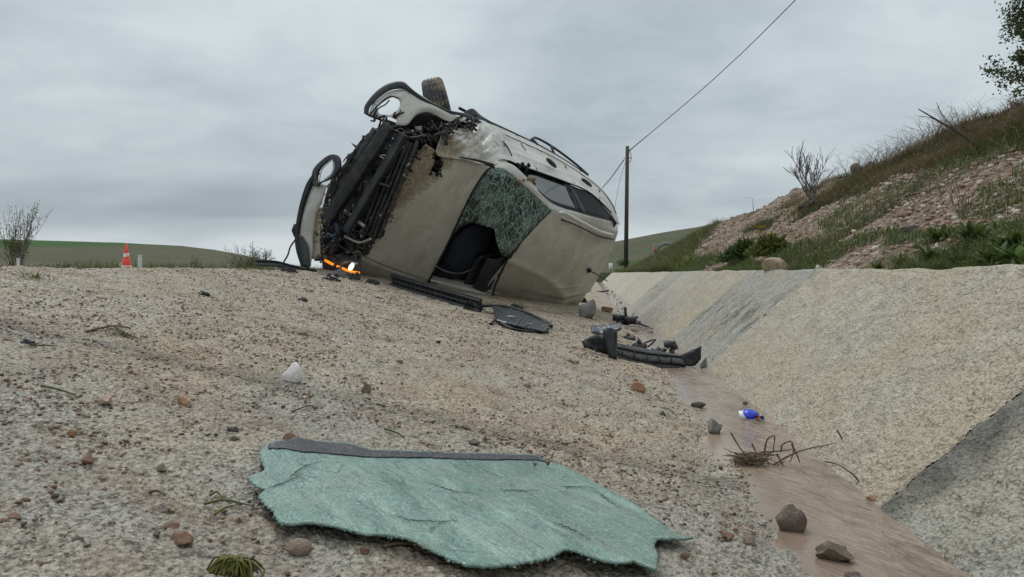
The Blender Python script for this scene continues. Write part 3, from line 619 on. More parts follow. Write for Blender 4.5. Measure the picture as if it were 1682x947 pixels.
ruled('bumper_lip', pc(*[(x, y, 'f', fx(x)) for x, y in ((598, 186), (600, 172), (618, 150), (640, 136), (662, 134), (676, 146), (700, 163), (735, 180), (768, 187), (792, 200))], n=70),
      pc(*[(x, y, 'f', fx(x) + .01) for x, y in ((606, 191), (607, 177), (622, 161), (642, 148), (662, 146), (674, 152), (698, 168), (732, 184), (764, 192), (786, 203))], n=70), M_GPLAS, car, nt=8, bulge=.018)
Acc().tube(pc(*[(x, y, 'f', fx(x) + .02) for x, y in ((607, 188), (622, 172), (641, 158), (655, 162))], n=14), .007, 6).tube(pc(*[(x, y, 'f', fx(x) + .02) for x, y in ((614, 186), (624, 176), (632, 172), (640, 164))], n=14), .006, 6).tube(pc(*[(x, y, 'f', fx(x)) for x, y in ((606, 189), (625, 196), (640, 199), (655, 206), (645, 210))], n=14), .010, 6).build('lamp_frame', M_PLAS, car)
A_ = Acc()
for k in range(14):
    q = P_(612 + 38 * RNG.random(), 188 + 12 * RNG.random()); q2 = q + RNG.normal(0, .035, 3); A_.tube([q, (q + q2) / 2 + RNG.normal(0, .01, 3), q2], .006 + .006 * RNG.random(), 5)
A_.build('torn_bracket', M_GRIME, car)
ruled('wing_lip', pc((760, 186, 'u', .34), (775, 178, 'u', .25), (790, 190, 'u', .24), (810, 202, 'u', .26), n=16), pc((752, 193, 'u', .40), (772, 193, 'u', .34), (790, 200, 'u', .33), (806, 210, 'u', .34), n=16), M_PLAS, car, thick=.012)
Acc().tube(pc((754, 177, 'u', .22), (768, 184, 'u', .26), (782, 190, 'u', .3), n=8), .016, 6).build('mudguard', M_PLAS, car)
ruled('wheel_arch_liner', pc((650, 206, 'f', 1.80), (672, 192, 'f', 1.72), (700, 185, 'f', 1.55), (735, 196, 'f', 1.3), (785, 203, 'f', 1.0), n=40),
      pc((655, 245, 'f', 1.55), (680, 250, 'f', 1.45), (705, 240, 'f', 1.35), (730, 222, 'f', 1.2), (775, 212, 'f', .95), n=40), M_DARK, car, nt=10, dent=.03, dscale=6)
A_ = Acc()
for k in range(80):
    q = cb(732 + 52 * RNG.random(), 194 + 18 * RNG.random(), 'f', 1.10 + .1 * RNG.random()); d_ = RNG.normal(0, 1, 3); d_ /= np.linalg.norm(d_); e = np.cross(d_, RNG.normal(0, 1, 3)); e /= np.linalg.norm(e); A_.box(q, d_ * .03 * RNG.random(), e * .018 * RNG.random(), np.cross(d_, e) * .003)
A_.build('torn_wing_edge', M_GRIME, car)
# wheels ------------------------------------------------------------------------
def make_wheel(c, axis, par=car, R0=.325, W=.205):
    axis = np.asarray(axis, float); axis /= np.linalg.norm(axis); a = np.cross(axis, [0, 0, 1.0]); a /= np.linalg.norm(a); b = np.cross(axis, a)
    prof = [(-.47, .64), (-.5, .78), (-.47, .93), (-.38, .985)]
    for g in (-.24, -.08, .08, .24): prof += [(g - .035, 1.0), (g - .03, .962), (g + .03, .962), (g + .035, 1.0)]
    prof += [(.38, .985), (.47, .93), (.5, .78), (.47, .64)]; n = 72; th = np.arange(n) / n * 2 * math.pi
    def lathe(prof, jag=0):
        V = []
        for w_, r_ in prof:
            rr_ = r_ * R0 * np.ones(n)
            if jag and r_ > .97: rr_ -= jag * ((np.arange(n) % 3) == 0)
            V.append(np.asarray(c) + axis * w_ * W + rr_[:, None] * (a * np.cos(th)[:, None] + b * np.sin(th)[:, None]))
        V = np.array(V); m_ = len(prof); i = np.arange(m_ - 1)[:, None] * n; j = np.arange(n)[None]; j2 = (j + 1) % n
        return V.reshape(-1, 3), np.stack([i + j, i + j2, i + n + j2, i + n + j], -1).reshape(-1, 4)
    wh = npmesh('wheel', *lathe([(-.35, .0), (-.36, .16), (-.1, .2), (-.1, .22)]), M_PLAS, par)
    npmesh('tyre', *lathe(prof, .008), M_RUB, wh)
    A_ = Acc(); A_.add(*lathe([(.46, .63), (.40, .60), (.30, .58), (-.45, .58), (-.46, .63)]))
    for k in range(5):
        e = k / 5 * 2 * math.pi; d_ = a * math.cos(e) + b * math.sin(e); A_.tube([np.asarray(c) + axis * .30 * W, np.asarray(c) + axis * .34 * W + d_ * R0 * .60], [.035, .028], 6)
    A_.build('rim', M_METAL, wh); return wh
_ax = CR.T @ (RT * math.cos(.24) + UP * math.sin(.24) + FW * .12)
make_wheel(cb(720, 183, 'f', 1.05), _ax)
make_wheel(B(1.22, -.74, .36), [0, 1, 0]); make_wheel(B(-1.35, -.74, .33), [0, 1, 0])
# unseen shell -----------------------------------------------------------------------
lo = pc((1.55, -.80, .35), (.8, -.84, .3), (0, -.85, .3), (-1.2, -.84, .32), (-2.02, -.72, .5), n=60)
up_l = np.concatenate([cr_curve([hl[0] - [0, 0, .04], hl[-1]], 16), cr_curve(wl, 16)[1:], cr_curve(rl, 30)[1:]])[:60]
up_l = np.concatenate([up_l, np.repeat(up_l[-1:], 60 - len(up_l), 0)])
ruled('left_side', up_l, lo, M_PAINT, car, nt=12, bulge=.06)
ruled('underbody', cr_curve([B(1.5, .8, .26), B(-1.95, .82, .36)], 30), cr_curve([B(1.5, -.8, .26), B(-1.95, -.80, .36)], 30), M_GRIME, car, nt=12, dent=.03, dscale=5)
tg = cr_curve([rr[0], rr[35], rr[-1]], 24); bm = cr_curve([B(-2.1, -.72, .40), B(-2.2, 0, .40), B(-2.1, .76, .42)], 24)
ruled('tailgate', tg, bm, M_PAINT, car, nt=16, bulge=.10)
ruled('rear_quarter', cr_curve([belt[-1], sill[-1]], 14), cr_curve([rr[-1] + [0, 0, .0], B(-2.1, .76, .42)], 14), M_PAINT, car, nt=8)
# cabin: dark tub, seats, wheel, airbag ------------------------------------------------
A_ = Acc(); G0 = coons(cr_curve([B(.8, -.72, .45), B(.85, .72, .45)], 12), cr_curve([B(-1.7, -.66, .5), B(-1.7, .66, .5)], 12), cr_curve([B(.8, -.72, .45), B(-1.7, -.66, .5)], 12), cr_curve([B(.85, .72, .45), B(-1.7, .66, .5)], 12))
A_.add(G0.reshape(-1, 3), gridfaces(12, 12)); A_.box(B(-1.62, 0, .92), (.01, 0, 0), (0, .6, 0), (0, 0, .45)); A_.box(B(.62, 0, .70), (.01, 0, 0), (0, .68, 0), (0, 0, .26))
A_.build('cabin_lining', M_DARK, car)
ruled('dashboard', pc((.78, -.68, .93), (.84, 0, .98), (.80, .66, .95), n=24), pc((.42, -.66, .78), (.46, 0, .88), (.42, .64, .82), n=24), M_PLAS, car, nt=10, bulge=.05, thick=.02)
sw = Acc(); th = np.linspace(0, 2 * math.pi, 28); cw = B(.34, -.36, .95); e1 = np.array([0, 1., 0]); e2 = np.array([-.42, 0, -.91]); e2 = np.array([.35, 0, .93])
sw.tube([cw + .185 * (e1 * math.cos(q) + e2 * math.sin(q)) for q in th], .017, 8); sw.tube([cw, cw + [.2, 0, -.12]], .05, 10)
for q in (0.2, 2.94, 4.7): sw.tube([cw, cw + .18 * (e1 * math.cos(q) + e2 * math.sin(q))], .018, 6)
sw.build('steering_wheel', M_PLAS, car)
ruled('airbag', pc((726, 425, 'u', .96), (745, 392, 'u', 1.0), (775, 371, 'u', 1.04), (808, 378, 'u', 1.05), n=40), pc((712, 456, 'u', .92), (745, 464, 'u', .96), (775, 460, 'u', 1.0), (795, 440, 'u', 1.02), n=40), M_NAVY, car, nt=30, bulge=.10, dent=.05, dscale=5, seed=64)
for yy in (-.36, .36):
    A_ = Acc(); clod(A_, B(-.30, yy, 1.03), .26, 5, 20, (.45, .9, 1.25), .1); clod(A_, B(.0, yy, .68), .26, 6, 20, (1.1, 1.0, .42), .1); clod(A_, B(-.40, yy, 1.36), .11, 7, 16, (.6, 1.2, .8), .1)
    A_.build('seat', M_NAVY if yy > 0 else M_GRIME, car)
ruled('fallen_trim', pc((800, 424, 'u', 1.30), (817, 425, 'u', 1.36), (830, 421, 'u', 1.40), n=16), pc((775, 474, 'u', 1.20), (795, 478, 'u', 1.32), (806, 474, 'u', 1.38), n=16), M_GPLAS, car, nt=14, dent=.02, dscale=8, seed=44)
ruled('door_trim', pc((779, 428, 'u', 1.15), (792, 420, 'u', 1.2), (806, 418, 'u', 1.22), n=16), pc((760, 470, 'u', 1.12), (772, 474, 'u', 1.14), (785, 476, 'u', 1.15), n=16), M_GPLAS, car, nt=14, dent=.02, dscale=9, seed=45)
Acc().tube(pc((714, 436, 'u', 1.03), (735, 446, 'u', 1.07), (760, 448, 'u', 1.10), (782, 436, 'u', 1.13), n=24), .008, 6).build('trim_strip', M_METAL, car)
Acc().tube(pc((742, 384, 'u', 1.09), (757, 371, 'u', 1.13), (775, 364, 'u', 1.18), (797, 370, 'u', 1.22), (812, 376, 'u', 1.25), n=20), .005, 5).build('screen_edge', M_PLAS, car)
Acc().tube(pc((790, 432, 'u', 1.15), (797, 420, 'u', 1.16), (812, 420, 'u', 1.2), (822, 426, 'u', 1.3), n=16), .012, 6).build('trim_loop', M_PLAS, car)
# front end: crossmembers, cooling pack, clutter -------------------------------------------
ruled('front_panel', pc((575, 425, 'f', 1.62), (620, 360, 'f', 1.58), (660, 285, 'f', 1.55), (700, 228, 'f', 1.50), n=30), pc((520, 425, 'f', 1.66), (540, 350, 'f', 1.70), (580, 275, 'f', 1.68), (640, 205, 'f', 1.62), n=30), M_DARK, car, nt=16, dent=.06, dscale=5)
ruled('front_panel', pc((516, 428, 'f', 1.80), (524, 380, 'f', 1.82), (530, 340, 'f', 1.84), (545, 292, 'f', 1.86), (566, 268, 'f', 1.84), (600, 222, 'f', 1.80), (640, 200, 'f', 1.76), n=40), pc((590, 432, 'f', 1.66), (585, 400, 'f', 1.66), (590, 360, 'f', 1.66), (605, 320, 'f', 1.66), (625, 285, 'f', 1.64), (650, 250, 'f', 1.62), (690, 225, 'f', 1.60), n=40), M_GRIME, car, nt=18, dent=.08, dscale=7, seed=66)
def fbar(name, p, q, fz, wd, dp, m, off=0.0):
    a, b = cb(*p, 'f', fz), cb(*q, 'f', fz + off); dd = (b - a); side = np.cross(dd / np.linalg.norm(dd), [1, 0, 0])
    return box_part(name, m, car, (a + b) / 2, dd / 2, side * wd, np.array([1., 0, 0]) * dp, .004)
fbar('crossmember', (640, 206), (538, 362), 2.0, .062, .03, M_PLAS)
fbar('crossmember', (664, 220), (570, 380), 1.93, .036, .03, M_GPLAS)
fbar('crossmember', (618, 212), (588, 262), 1.86, .028, .03, M_GRIME)
fbar('cooling_pack', (662, 250), (604, 372), 1.82, .135, .02, mat('radiator', lambda t, b, o: L(t, t.mix(t.math('MULTIPLY', t.ramp(t.noise(t.mapping(t.n('ShaderNodeTexCoord').outputs['Object'], scale=(1, 1, 60)), 3, 2), (.4, 0), (.6, 1)), .8), (.010, .011, .014), (.035, .038, .045)), b.inputs['Base Color']), rough=.5))
for k in range(5): fbar('grille_slat', (686 - k * 9, 232 + k * 3), (622 - k * 7, 392 - k * 2), 1.86 + .03 * (k % 2), .011, .015, M_PLAS if k % 2 else M_GRIME)
for k, (x, y) in enumerate(((625, 238), (618, 252), (640, 262), (648, 246))): fbar('bracket', (x, y), (x + 26, y + 16), 1.80, .008, .01, M_METAL if k % 2 else M_GRIME)
fbar('slam_panel', (566, 346), (600, 372), 1.90, .015, .015, M_METAL)
for k, (x, y, fz, r0) in enumerate(((545, 376, 1.82, .06), (552, 402, 1.76, .08), (572, 392, 1.78, .05), (668, 222, 1.66, .07), (690, 226, 1.5, .06), (650, 228, 1.74, .05), (600, 408, 1.68, .06), (625, 380, 1.62, .05), (566, 418, 1.7, .06))):
    A_ = Acc(); clod(A_, cb(x, y, 'f', fz), r0, k, 14, (.7, 1, .9), .5); A_.build('engine_part', (M_GRIME, M_PLAS, M_NAVY)[k % 3], car)
def clutter(name, poly, fz, n, m, r0=.006, lng=.09, seed=0):
    rg = np.random.default_rng(seed); A_ = Acc(); xs2 = [p[0] for p in poly]; ys2 = [p[1] for p in poly]; k = 0
    chk = inpoly(poly)
    while k < n:
        x, y = rg.uniform(min(xs2), max(xs2)), rg.uniform(min(ys2), max(ys2)); p = cb(x, y, 'f', fz + rg.uniform(-.08, .08))
        if not chk(p[None])[0]: continue
        k += 1; d_ = rg.normal(0, 1, 3) * [.4, 1, 1]; d_ /= np.linalg.norm(d_); l_ = lng * rg.uniform(.3, 1.2)
        ty = rg.random()
        if ty < .42: A_.tube([p, p + d_ * l_ * .5 + rg.normal(0, .02, 3), p + d_ * l_], r0 * rg.uniform(.6, 1.8), 5, n=6)
        elif ty < .97:
            e = np.cross(d_, rg.normal(0, 1, 3)); e /= np.linalg.norm(e); A_.box(p, d_ * l_ * .45, e * l_ * rg.uniform(.08, .35), np.cross(d_, e) * .004)
        else: clod(A_, p, r0 * rg.uniform(1.2, 2.6), k, 8, rough=.9)
    return A_.build(name, m, car, smooth=False)
fpoly = [(520, 420), (528, 330), (560, 270), (605, 215), (650, 208), (735, 215), (700, 238), (650, 330), (622, 392), (592, 420), (580, 432)]
clutter('torn_parts', fpoly, 1.76, 90, M_GRIME, seed=1); clutter('torn_parts', fpoly, 1.70, 90, M_PLAS, .009, .14, seed=2)
clutter('metal_scraps', fpoly, 1.86, 46, M_METAL, .004, .045, seed=3)
clutter('torn_parts', [(640, 205), (760, 205), (745, 225), (720, 240), (700, 240), (660, 240)], 1.50, 110, M_GRIME, .008, .08, seed=4)
clutter('torn_parts', [(510, 425), (517, 330), (536, 300), (545, 330), (535, 400), (548, 430)], 1.92, 50, M_CREAM, .006, .06, seed=5)
clutter('engine_crumbs', [(545, 385), (620, 390), (592, 425), (575, 436), (550, 425)], 1.74, 90, M_GRIME, .007, .05, seed=6)
clutter('torn_parts', [(707, 245), (727, 252), (727, 285), (708, 288)], 1.50, 50, M_PLAS, .006, .04, seed=8)
# hoses
A_ = Acc()
for p in ([(556, 362), (548, 385), (560, 405), (580, 415)], [(598, 290), (590, 330), (575, 365), (585, 395)], [(572, 352), (600, 375), (615, 400)], [(600, 240), (590, 262), (600, 275)], [(655, 300), (632, 340), (612, 385)], [(560, 285), (548, 320), (544, 360)]):
    A_.tube([cb(x, y, 'f', 1.88) for x, y in p], .009, 6, n=14)
A_.build('hose', M_PLAS, car)
clutter('torn_parts', [(515, 425), (530, 345), (556, 330), (600, 385), (592, 420), (578, 432)], 1.94, 90, M_GRIME, .005, .07, seed=12)
Acc().tube([cb(x, y, 'f', 1.98) for x, y in ((538, 372), (548, 366), (556, 376), (548, 388), (538, 384))], .014, 8, n=20).build('wiring', mat('blue wiring', col=(.02, .05, .10), rough=.5), car)
for k, P in enumerate(([(596, 318), (612, 300), (640, 306)], [(566, 388), (590, 398), (610, 392)], [(640, 240), (668, 246), (690, 262)], [(650, 214), (672, 226), (700, 222)])):
    Acc().tube([cb(x, y, 'f', 1.93 - .12 * (k > 1)) for x, y in P], .012, 6, n=12).build('pipe', (M_GRIME, M_METAL, M_PLAS, M_GRIME)[k], car)
# left bumper corner, hanging off ----------------------------------------------------------
def Q_(px, py, d_=0): return cb(px, py, 'f', float(np.interp(px, [485, 520, 560], [1.98, 2.04, 2.06])) + d_)
ringloft('bumper_corner', [Q_(*p) for p in ((513, 300), (515, 280), (526, 266), (541, 255), (553, 254), (559, 262), (559, 275), (552, 287), (542, 294), (528, 300), (520, 306))],
         [Q_(*p) for p in ((521, 296), (523, 283), (531, 271), (541, 264), (547, 262), (548, 267), (548, 278), (544, 286), (538, 291), (530, 297), (525, 299))], M_GPLAS, car, .02)
Acc().tube([Q_(x, y, .01) for x, y in ((524, 299), (528, 280), (536, 270), (546, 263), (549, 274), (544, 287), (530, 298))], .006, 6, n=30).build('lamp_bezel', M_PAINT2, car)
ruled('bumper_side', pc(*[(x, y, 'f', 2.0) for x, y in ((514, 296), (503, 322), (497, 350), (492, 385), (494, 415), (500, 436))], n=40), pc(*[(x, y, 'f', 2.0) for x, y in ((536, 304), (529, 330), (520, 352), (515, 385), (513, 415), (510, 437))], n=40), M_PAINT, car, nt=10, bulge=.03, thick=.01)
ruled('bumper_lip', pc(*[(x, y, 'f', 2.03) for x, y in ((520, 280), (506, 300), (497, 325), (490, 355), (486, 385), (488, 410), (496, 437))], n=40), pc(*[(x, y, 'f', 2.03) for x, y in ((524, 284), (512, 303), (503, 328), (495, 357), (491, 385), (495, 410), (507, 440))], n=40), M_PLAS, car, nt=6, thick=.03)
ruled('bumper_tip', pc(*[(x, y, 'f', 2.05) for x, y in ((491, 385), (494, 410), (500, 435))], n=20), pc(*[(x, y, 'f', 2.05) for x, y in ((496, 388), (505, 405), (508, 438))], n=20), M_GPLAS, car, nt=6, thick=.015)
ruled('bumper_beam', pc(*[(x, y, 'f', 1.95) for x, y in ((516, 345), (511, 380), (512, 425))], n=20), pc(*[(x, y, 'f', 1.95) for x, y in ((528, 340), (526, 380), (527, 425))], n=20), M_CREAM, car, nt=5, thick=.02, dent=.01)
Acc().tube([Q_(x, y) for x, y in ((486, 368), (484, 378), (486, 388))], [.02, .03, .018], 8).build('clip', M_PLAS, car)
Acc().tube([Q_(x, y) for x, y in ((487, 391), (477, 405), (473, 418), (466, 430))], .008, 6, n=14).build('cable', M_PLAS, car)
# lit lamp cluster by the ground
ruled('lamp_housing', pc((530, 428, 'f', 1.86), (555, 418, 'f', 1.84), (592, 424, 'f', 1.78), n=20), pc((530, 440, 'f', 1.86), (560, 452, 'f', 1.84), (592, 452, 'f', 1.78), n=20), M_GRIME, car, nt=8, bulge=.03, thick=.01)
lampo = Acc(); lampo.tube([cb(x, y, 'f', 1.92) for x, y in ((554, 437), (566, 442), (578, 446), (590, 448))], .012, 8, n=12).build('indicator_lamp', M_ORANGE, car)
Acc().tube([cb(x, y, 'f', 1.94) for x, y in ((534, 427), (541, 431), (547, 434))], .013, 8, n=8).build('indicator_lamp', M_ORANGE, car)
A_ = Acc(); clod(A_, cb(577, 438, 'f', 1.93), .042, 2, 16, (.5, 1.0, .5), .1); A_.build('headlamp', M_LAMP, car)
Acc().tube([cb(x, y, 'f', 1.90) for x, y in ((560, 434), (572, 430), (588, 433))], .012, 8, n=10).build('lamp_glass', M_METAL, car)
#@@STAGE3
# ================================================================== BANK ON THE RIGHT
TB = .565
def bank_z(X, Y):
    g = np.clip(1 - (Y - 24) / 16, 0, 1); g = g * g * (3 - 2 * g); xc = 4.0 + .5 * fbm(Y * .35, Y * 0 + 2, 101, 3) * 2
    lin = (X - XW - .14) * TB; cap = (xc - XW) * TB; z = np.where(X < xc, lin, cap + (X - xc) * .10)
    k = np.clip((X - xc + .5) / 1.0, 0, 1); z = z - .05 * np.where(X < xc + .5, k, 1)
    fr = np.clip((X - XW) / .8, 0, 1)
    z = z * g + fr * (.26 * fbm(X * .8, Y * .55, 102, 4) + .10 * fbm(X * 3, Y * 2.2, 103, 4) + .045 * fbm(X * 12, Y * 11, 104, 3)) + .16 * fbm(X * 1.5, Y * 1.1, 106, 4) * np.clip((X - 3.2) / .8, 0, 1)
    r = np.clip((X - XW) / 2.5, 0, 1) * np.clip((Y - 15) / 14, 0, 1) * .6
    return np.maximum(z, r - .1 * (1 - g)) + .004
def f_bank(t, b, out):
    P = t.n('ShaderNodeTexCoord').outputs['Object']; n = t.noise(P, 1.6, 6, .7, .5); f_ = t.noise(P, 28, 5, .7); v = t.vor(P, 30, out='Color'); vr = t.sep(v)
    c = t.mix(t.ramp(n, (.38, 0), (.62, 1)), (.215, .155, .115), (.31, .245, .19)); c = t.mix(t.ramp(f_, (.40, 1), (.52, 0)), c, (.115, .075, .05))
    c = t.mix(t.ramp(vr[0], (.80, 0), (.9, .8)), c, (.50, .44, .37)); c = t.mix(t.ramp(vr[1], (.7, 0), (.9, .6)), c, (.27, .155, .10))
    g = t.noise(P, .9, 5, .7, .3); c = t.mix(t.math('MULTIPLY', t.ramp(g, (.52, 0), (.60, 1)), .8), c, (.085, .085, .04))
    x, y, z = t.sep(P); c = t.mix(t.maprange(y, 23, 29), c, (.06, .085, .03))
    L(t, c, b.inputs['Base Color']); L(t, t.bump(t.math('ADD', f_, t.math('MULTIPLY', t.vor(P, 34), .8)), .9, .03), b.inputs['Normal'])
M_BANK = mat('stony earth', f_bank, rough=.95, Specular_IOR_Level=.15)
xb = np.concatenate([np.linspace(XW + .13, 5.2, 230), np.geomspace(5.25, 26, 40)]); yb = np.concatenate([np.linspace(-2, 2, 40)[:-1], np.geomspace(2, 43.9, 330)])
X, Y = np.meshgrid(xb, yb); Z = bank_z(X, Y); Z[:, -1] -= 3; Z[:, 0] -= .12; tag(grid('embankment', X, Y, Z, M_BANK), kind='structure')
def bank_pt(px, py):
    r = ray(px, py); Ys = np.geomspace(1.5, 60, 900); P = r[None] * Ys[:, None]; d_ = bank_z(P[:, 0], P[:, 1]) - P[:, 2]; ok = (d_ > 0) & (P[:, 0] > XW + .05)
    return P[int(np.argmax(ok))] if ok.any() else P[-1]
# ------------------------------------------------------------------ scatter helpers
def ico(sub, seed, rough=.35, sq=(1, 1, 1)):
    bm = bmesh.new(); bmesh.ops.create_icosphere(bm, subdivisions=sub, radius=1); V = np.array([v.co[:] for v in bm.verts]); Fc = np.array([[v.index for v in f.verts] for f in bm.faces]); bm.free()
    rg = np.random.default_rng(seed); pl = rg.normal(0, 1, (16, 3)); pl /= np.linalg.norm(pl, axis=1, keepdims=True); cut = rg.uniform(.45, .88, 16)
    for n_, c_ in zip(pl, cut): d_ = V @ n_; V = V - np.outer(np.maximum(0, d_ - c_), n_)             # knapped faces
    V *= (1 + rough * fbm(V[:, 0] * 1.9 + seed, V[:, 1] * 1.9 + V[:, 2] * 2.3, seed % 40, 4))[:, None]
    if sub > 2: V *= (1 + .10 * fbm(V[:, 0] * 7 + V[:, 2] * 5, V[:, 1] * 7 - V[:, 2] * 4, seed % 37, 3))[:, None]
    return V * np.array(sq), Fc
def scatter(name, P, sc, mats, shapes, lab=None, parent=None, flat=.7, kind='stuff', wts=None):
    rg = np.random.default_rng(len(P)); Vs, Fs, Ms = [], [], []; n = 0; mi = rg.choice(len(mats), len(P), p=wts)
    for k, (V, Fc) in enumerate(shapes):
        idx = np.where(np.arange(len(P)) % len(shapes) == k)[0]
        if not len(idx): continue
        a = rg.uniform(0, 6.28, len(idx)); tl = rg.uniform(-.5, .5, len(idx)); s = sc[idx]; asp = rg.uniform(.65, 1.5, len(idx))
        X = V[None, :, 0] * asp[:, None]; Y = V[None, :, 1] * np.ones((len(idx), 1)); Z = V[None, :, 2] * flat
        X, Z = X * np.cos(tl)[:, None] - Z * np.sin(tl)[:, None], X * np.sin(tl)[:, None] + Z * np.cos(tl)[:, None]
        X, Y = X * np.cos(a)[:, None] - Y * np.sin(a)[:, None], X * np.sin(a)[:, None] + Y * np.cos(a)[:, None]
        W = np.stack([X, Y, Z], -1) * s[:, None, None] + P[idx][:, None]
        Vs.append(W.reshape(-1, 3)); Fs.append((Fc[None] + (np.arange(len(idx)) * len(V))[:, None, None]).reshape(-1, 3) + n); n += len(idx) * len(V); Ms.append(np.repeat(mi[idx], len(Fc)))
    o = npmesh(name, np.concatenate(Vs), np.concatenate(Fs), mats, parent, smooth=False, mi=np.concatenate(Ms)); return tag(o, kind=kind, label=lab)
def smat(name, c, rough=.85, var=.35):
    def fn(t, b, out):
        P = t.n('ShaderNodeTexCoord').outputs['Object']; n = t.noise(P, 45, 5, .7); g = t.noise(P, 260, 3, .7)
        cc = t.mix(t.ramp(n, (.3, 0), (.7, 1)), tuple(v * (1 - var) for v in c), tuple(min(.9, v * (1 + var)) for v in c)); cc = t.mix(t.ramp(g, (.55, 0), (.7, .5)), cc, (.42, .36, .29))
        L(t, cc, b.inputs['Base Color']); L(t, t.bump(t.math('ADD', n, g), .6, .004), b.inputs['Normal'])
    return mat(name, fn, rough=rough)
S_RED = smat('red brown stone', (.19, .105, .068)); S_TAN = smat('tan stone', (.36, .27, .185)); S_DK = smat('dark stone', (.10, .088, .075)); S_BR = smat('brown stone', (.20, .15, .115))
S_WH = smat('pale stone', (.52, .47, .40), var=.15); S_OR = smat('orange stone', (.31, .165, .085)); S_GY = smat('grey stone', (.20, .195, .185)); S_PK = smat('pinkish stone', (.33, .25, .20))
S_WET = smat('wet brown rock', (.115, .078, .058), rough=.45)
small = [ico(1, s, .5) for s in range(10)]
# gravel on the slope
rg = np.random.default_rng(21); n = 80000
Yg = np.exp(rg.uniform(math.log(.62), math.log(8.5), n)); Xg = rg.uniform(CREST, .42, n)
dn = fbm(Xg * 2.0, Yg * 1.7, 111, 4) + .5; keep = rg.random(n) < np.clip((dn - .30) * 2.4, .10, 1) * np.clip(Yg / 1.4, .8, 1); Xg, Yg = Xg[keep], Yg[keep]
sg = .0012 + .0052 * rg.random(len(Xg)) ** 3.0 + .0005 * np.minimum(Yg, 6)
Pg = np.stack([Xg, Yg, slab_z(Xg, Yg) + sg * .35], -1)
scatter('gravel', Pg, sg, [S_RED, S_BR, S_DK, S_TAN, S_WH, S_PK], small, 'loose grit and chips washed over the concrete slope', flat=.65, wts=[.27, .27, .13, .17, .06, .10])
# rubble on the bank
n = 38000; Yg = np.exp(rg.uniform(math.log(1.0), math.log(24), n)); Xg = XW + .12 + (4.4 - XW) * rg.random(n)
dn = fbm(Xg * .9, Yg * .7, 121, 4) + .5; keep = rg.random(n) < np.clip((dn - .32) * 3.5, .1, 1); Xg, Yg = Xg[keep], Yg[keep]
sg = (.006 + .022 * rg.random(len(Xg)) ** 3) * (.7 + .06 * Yg); Pg = np.stack([Xg, Yg, bank_z(Xg, Yg) + sg * .3], -1)
scatter('rubble', Pg, sg, [S_PK, S_WH, S_BR, S_RED, S_TAN], small, 'loose broken stone covering the bank above the wall', wts=[.36, .15, .19, .12, .18])
# ------------------------------------------------------------------ grass
def leafmat(name, c, c2=None, rough=.6):
    c2 = c2 or tuple(v * 1.7 for v in c)
    def fn(t, b, out):
        P = t.n('ShaderNodeTexCoord').outputs['Object']; L(t, t.mix(t.ramp(t.noise(P, 6, 4, .7), (.35, 0), (.65, 1)), c, c2), b.inputs['Base Color'])
        tr = t.n('ShaderNodeBsdfTranslucent'); L(t, t.mix(.5, c2, (.14, .16, .03)), tr.inputs[0]); m = t.n('ShaderNodeMixShader', i={0: .25, 1: b.outputs[0], 2: tr.outputs[0]}); L(t, m.outputs[0], out.inputs[0])
    return mat(name, fn, rough=rough, Specular_IOR_Level=.3)
G_GR = leafmat('fresh grass', (.060, .090, .024), (.105, .145, .042)); G_OL = leafmat('olive grass', (.065, .075, .030), (.11, .115, .05)); G_DRY = leafmat('dry grass', (.135, .095, .058), (.26, .195, .12))
G_DK = leafmat('dark herb leaves', (.040, .070, .022), (.080, .125, .038)); G_YG = leafmat('yellow green herb', (.10, .125, .03), (.16, .18, .05)); M_YEL = mat('yellow petals', col=(.75, .55, .02), rough=.6)
M_BARK = smat('bark', (.075, .062, .05)); M_TWIG = smat('dry twig', (.12, .085, .06)); M_GBARK = smat('grey twig', (.17, .15, .13))
def blades(P, h, wd, lean, rg, seg=3):
    n = len(P); az = rg.uniform(0, 6.28, n); d_ = np.stack([np.cos(az), np.sin(az), az * 0], -1); sd = np.stack([-np.sin(az), np.cos(az), az * 0], -1)
    Vs = []
    for k in range(seg + 1):
        u_ = k / seg; c = P + d_ * (h * lean * u_ ** 1.8)[:, None] + np.array([0, 0, 1]) * (h * u_ * (1 - .25 * lean * u_))[:, None]; ww = (wd * (1 - u_) ** .7 * (.6 + .8 * u_ * (1 - u_) * 2))[:, None] if k < seg else 0
        Vs += [c - sd * ww * .5, c + sd * ww * .5]
    V = np.stack(Vs, 1); m_ = 2 * (seg + 1); Fq = np.array([[2 * k, 2 * k + 1, 2 * k + 3, 2 * k + 2] for k in range(seg)])
    return V.reshape(-1, 3), (Fq[None] + (np.arange(n) * m_)[:, None, None]).reshape(-1, 4)
def grass(name, P, h, wd, lean, m, label=None, parent=None, seg=2, kind='stuff'):
    rg_ = np.random.default_rng(len(P) + 5); V, Fc = blades(P, h, wd, lean, rg_, seg); return tag(npmesh(name, V, Fc, m, parent), kind=kind, label=label)
def clumped(n, y0, y1, xf, thr, seed, fx_=1.1, fy=.9):
    rg_ = np.random.default_rng(seed); Yg = np.exp(rg_.uniform(math.log(y0), math.log(y1), n)); Xg = xf(rg_, Yg, n); dn = fbm(Xg * fx_, Yg * fy, 130 + seed % 9, 4) + .5 + .10 * (vn(Xg * 7, Yg * 6, seed) - .5)
    k = dn > thr; k &= rg_.random(n) < np.clip(1 - (Yg - 7) / 7 + .9 * (Xg < XW + .55) + .9 * (Xg > 3.1) * (Yg < 12), .04, 1); return Xg[k], Yg[k], rg_
bankx = lambda a, b_: (lambda r, Y, n: XW + a + (b_ - a) * r.random(n))
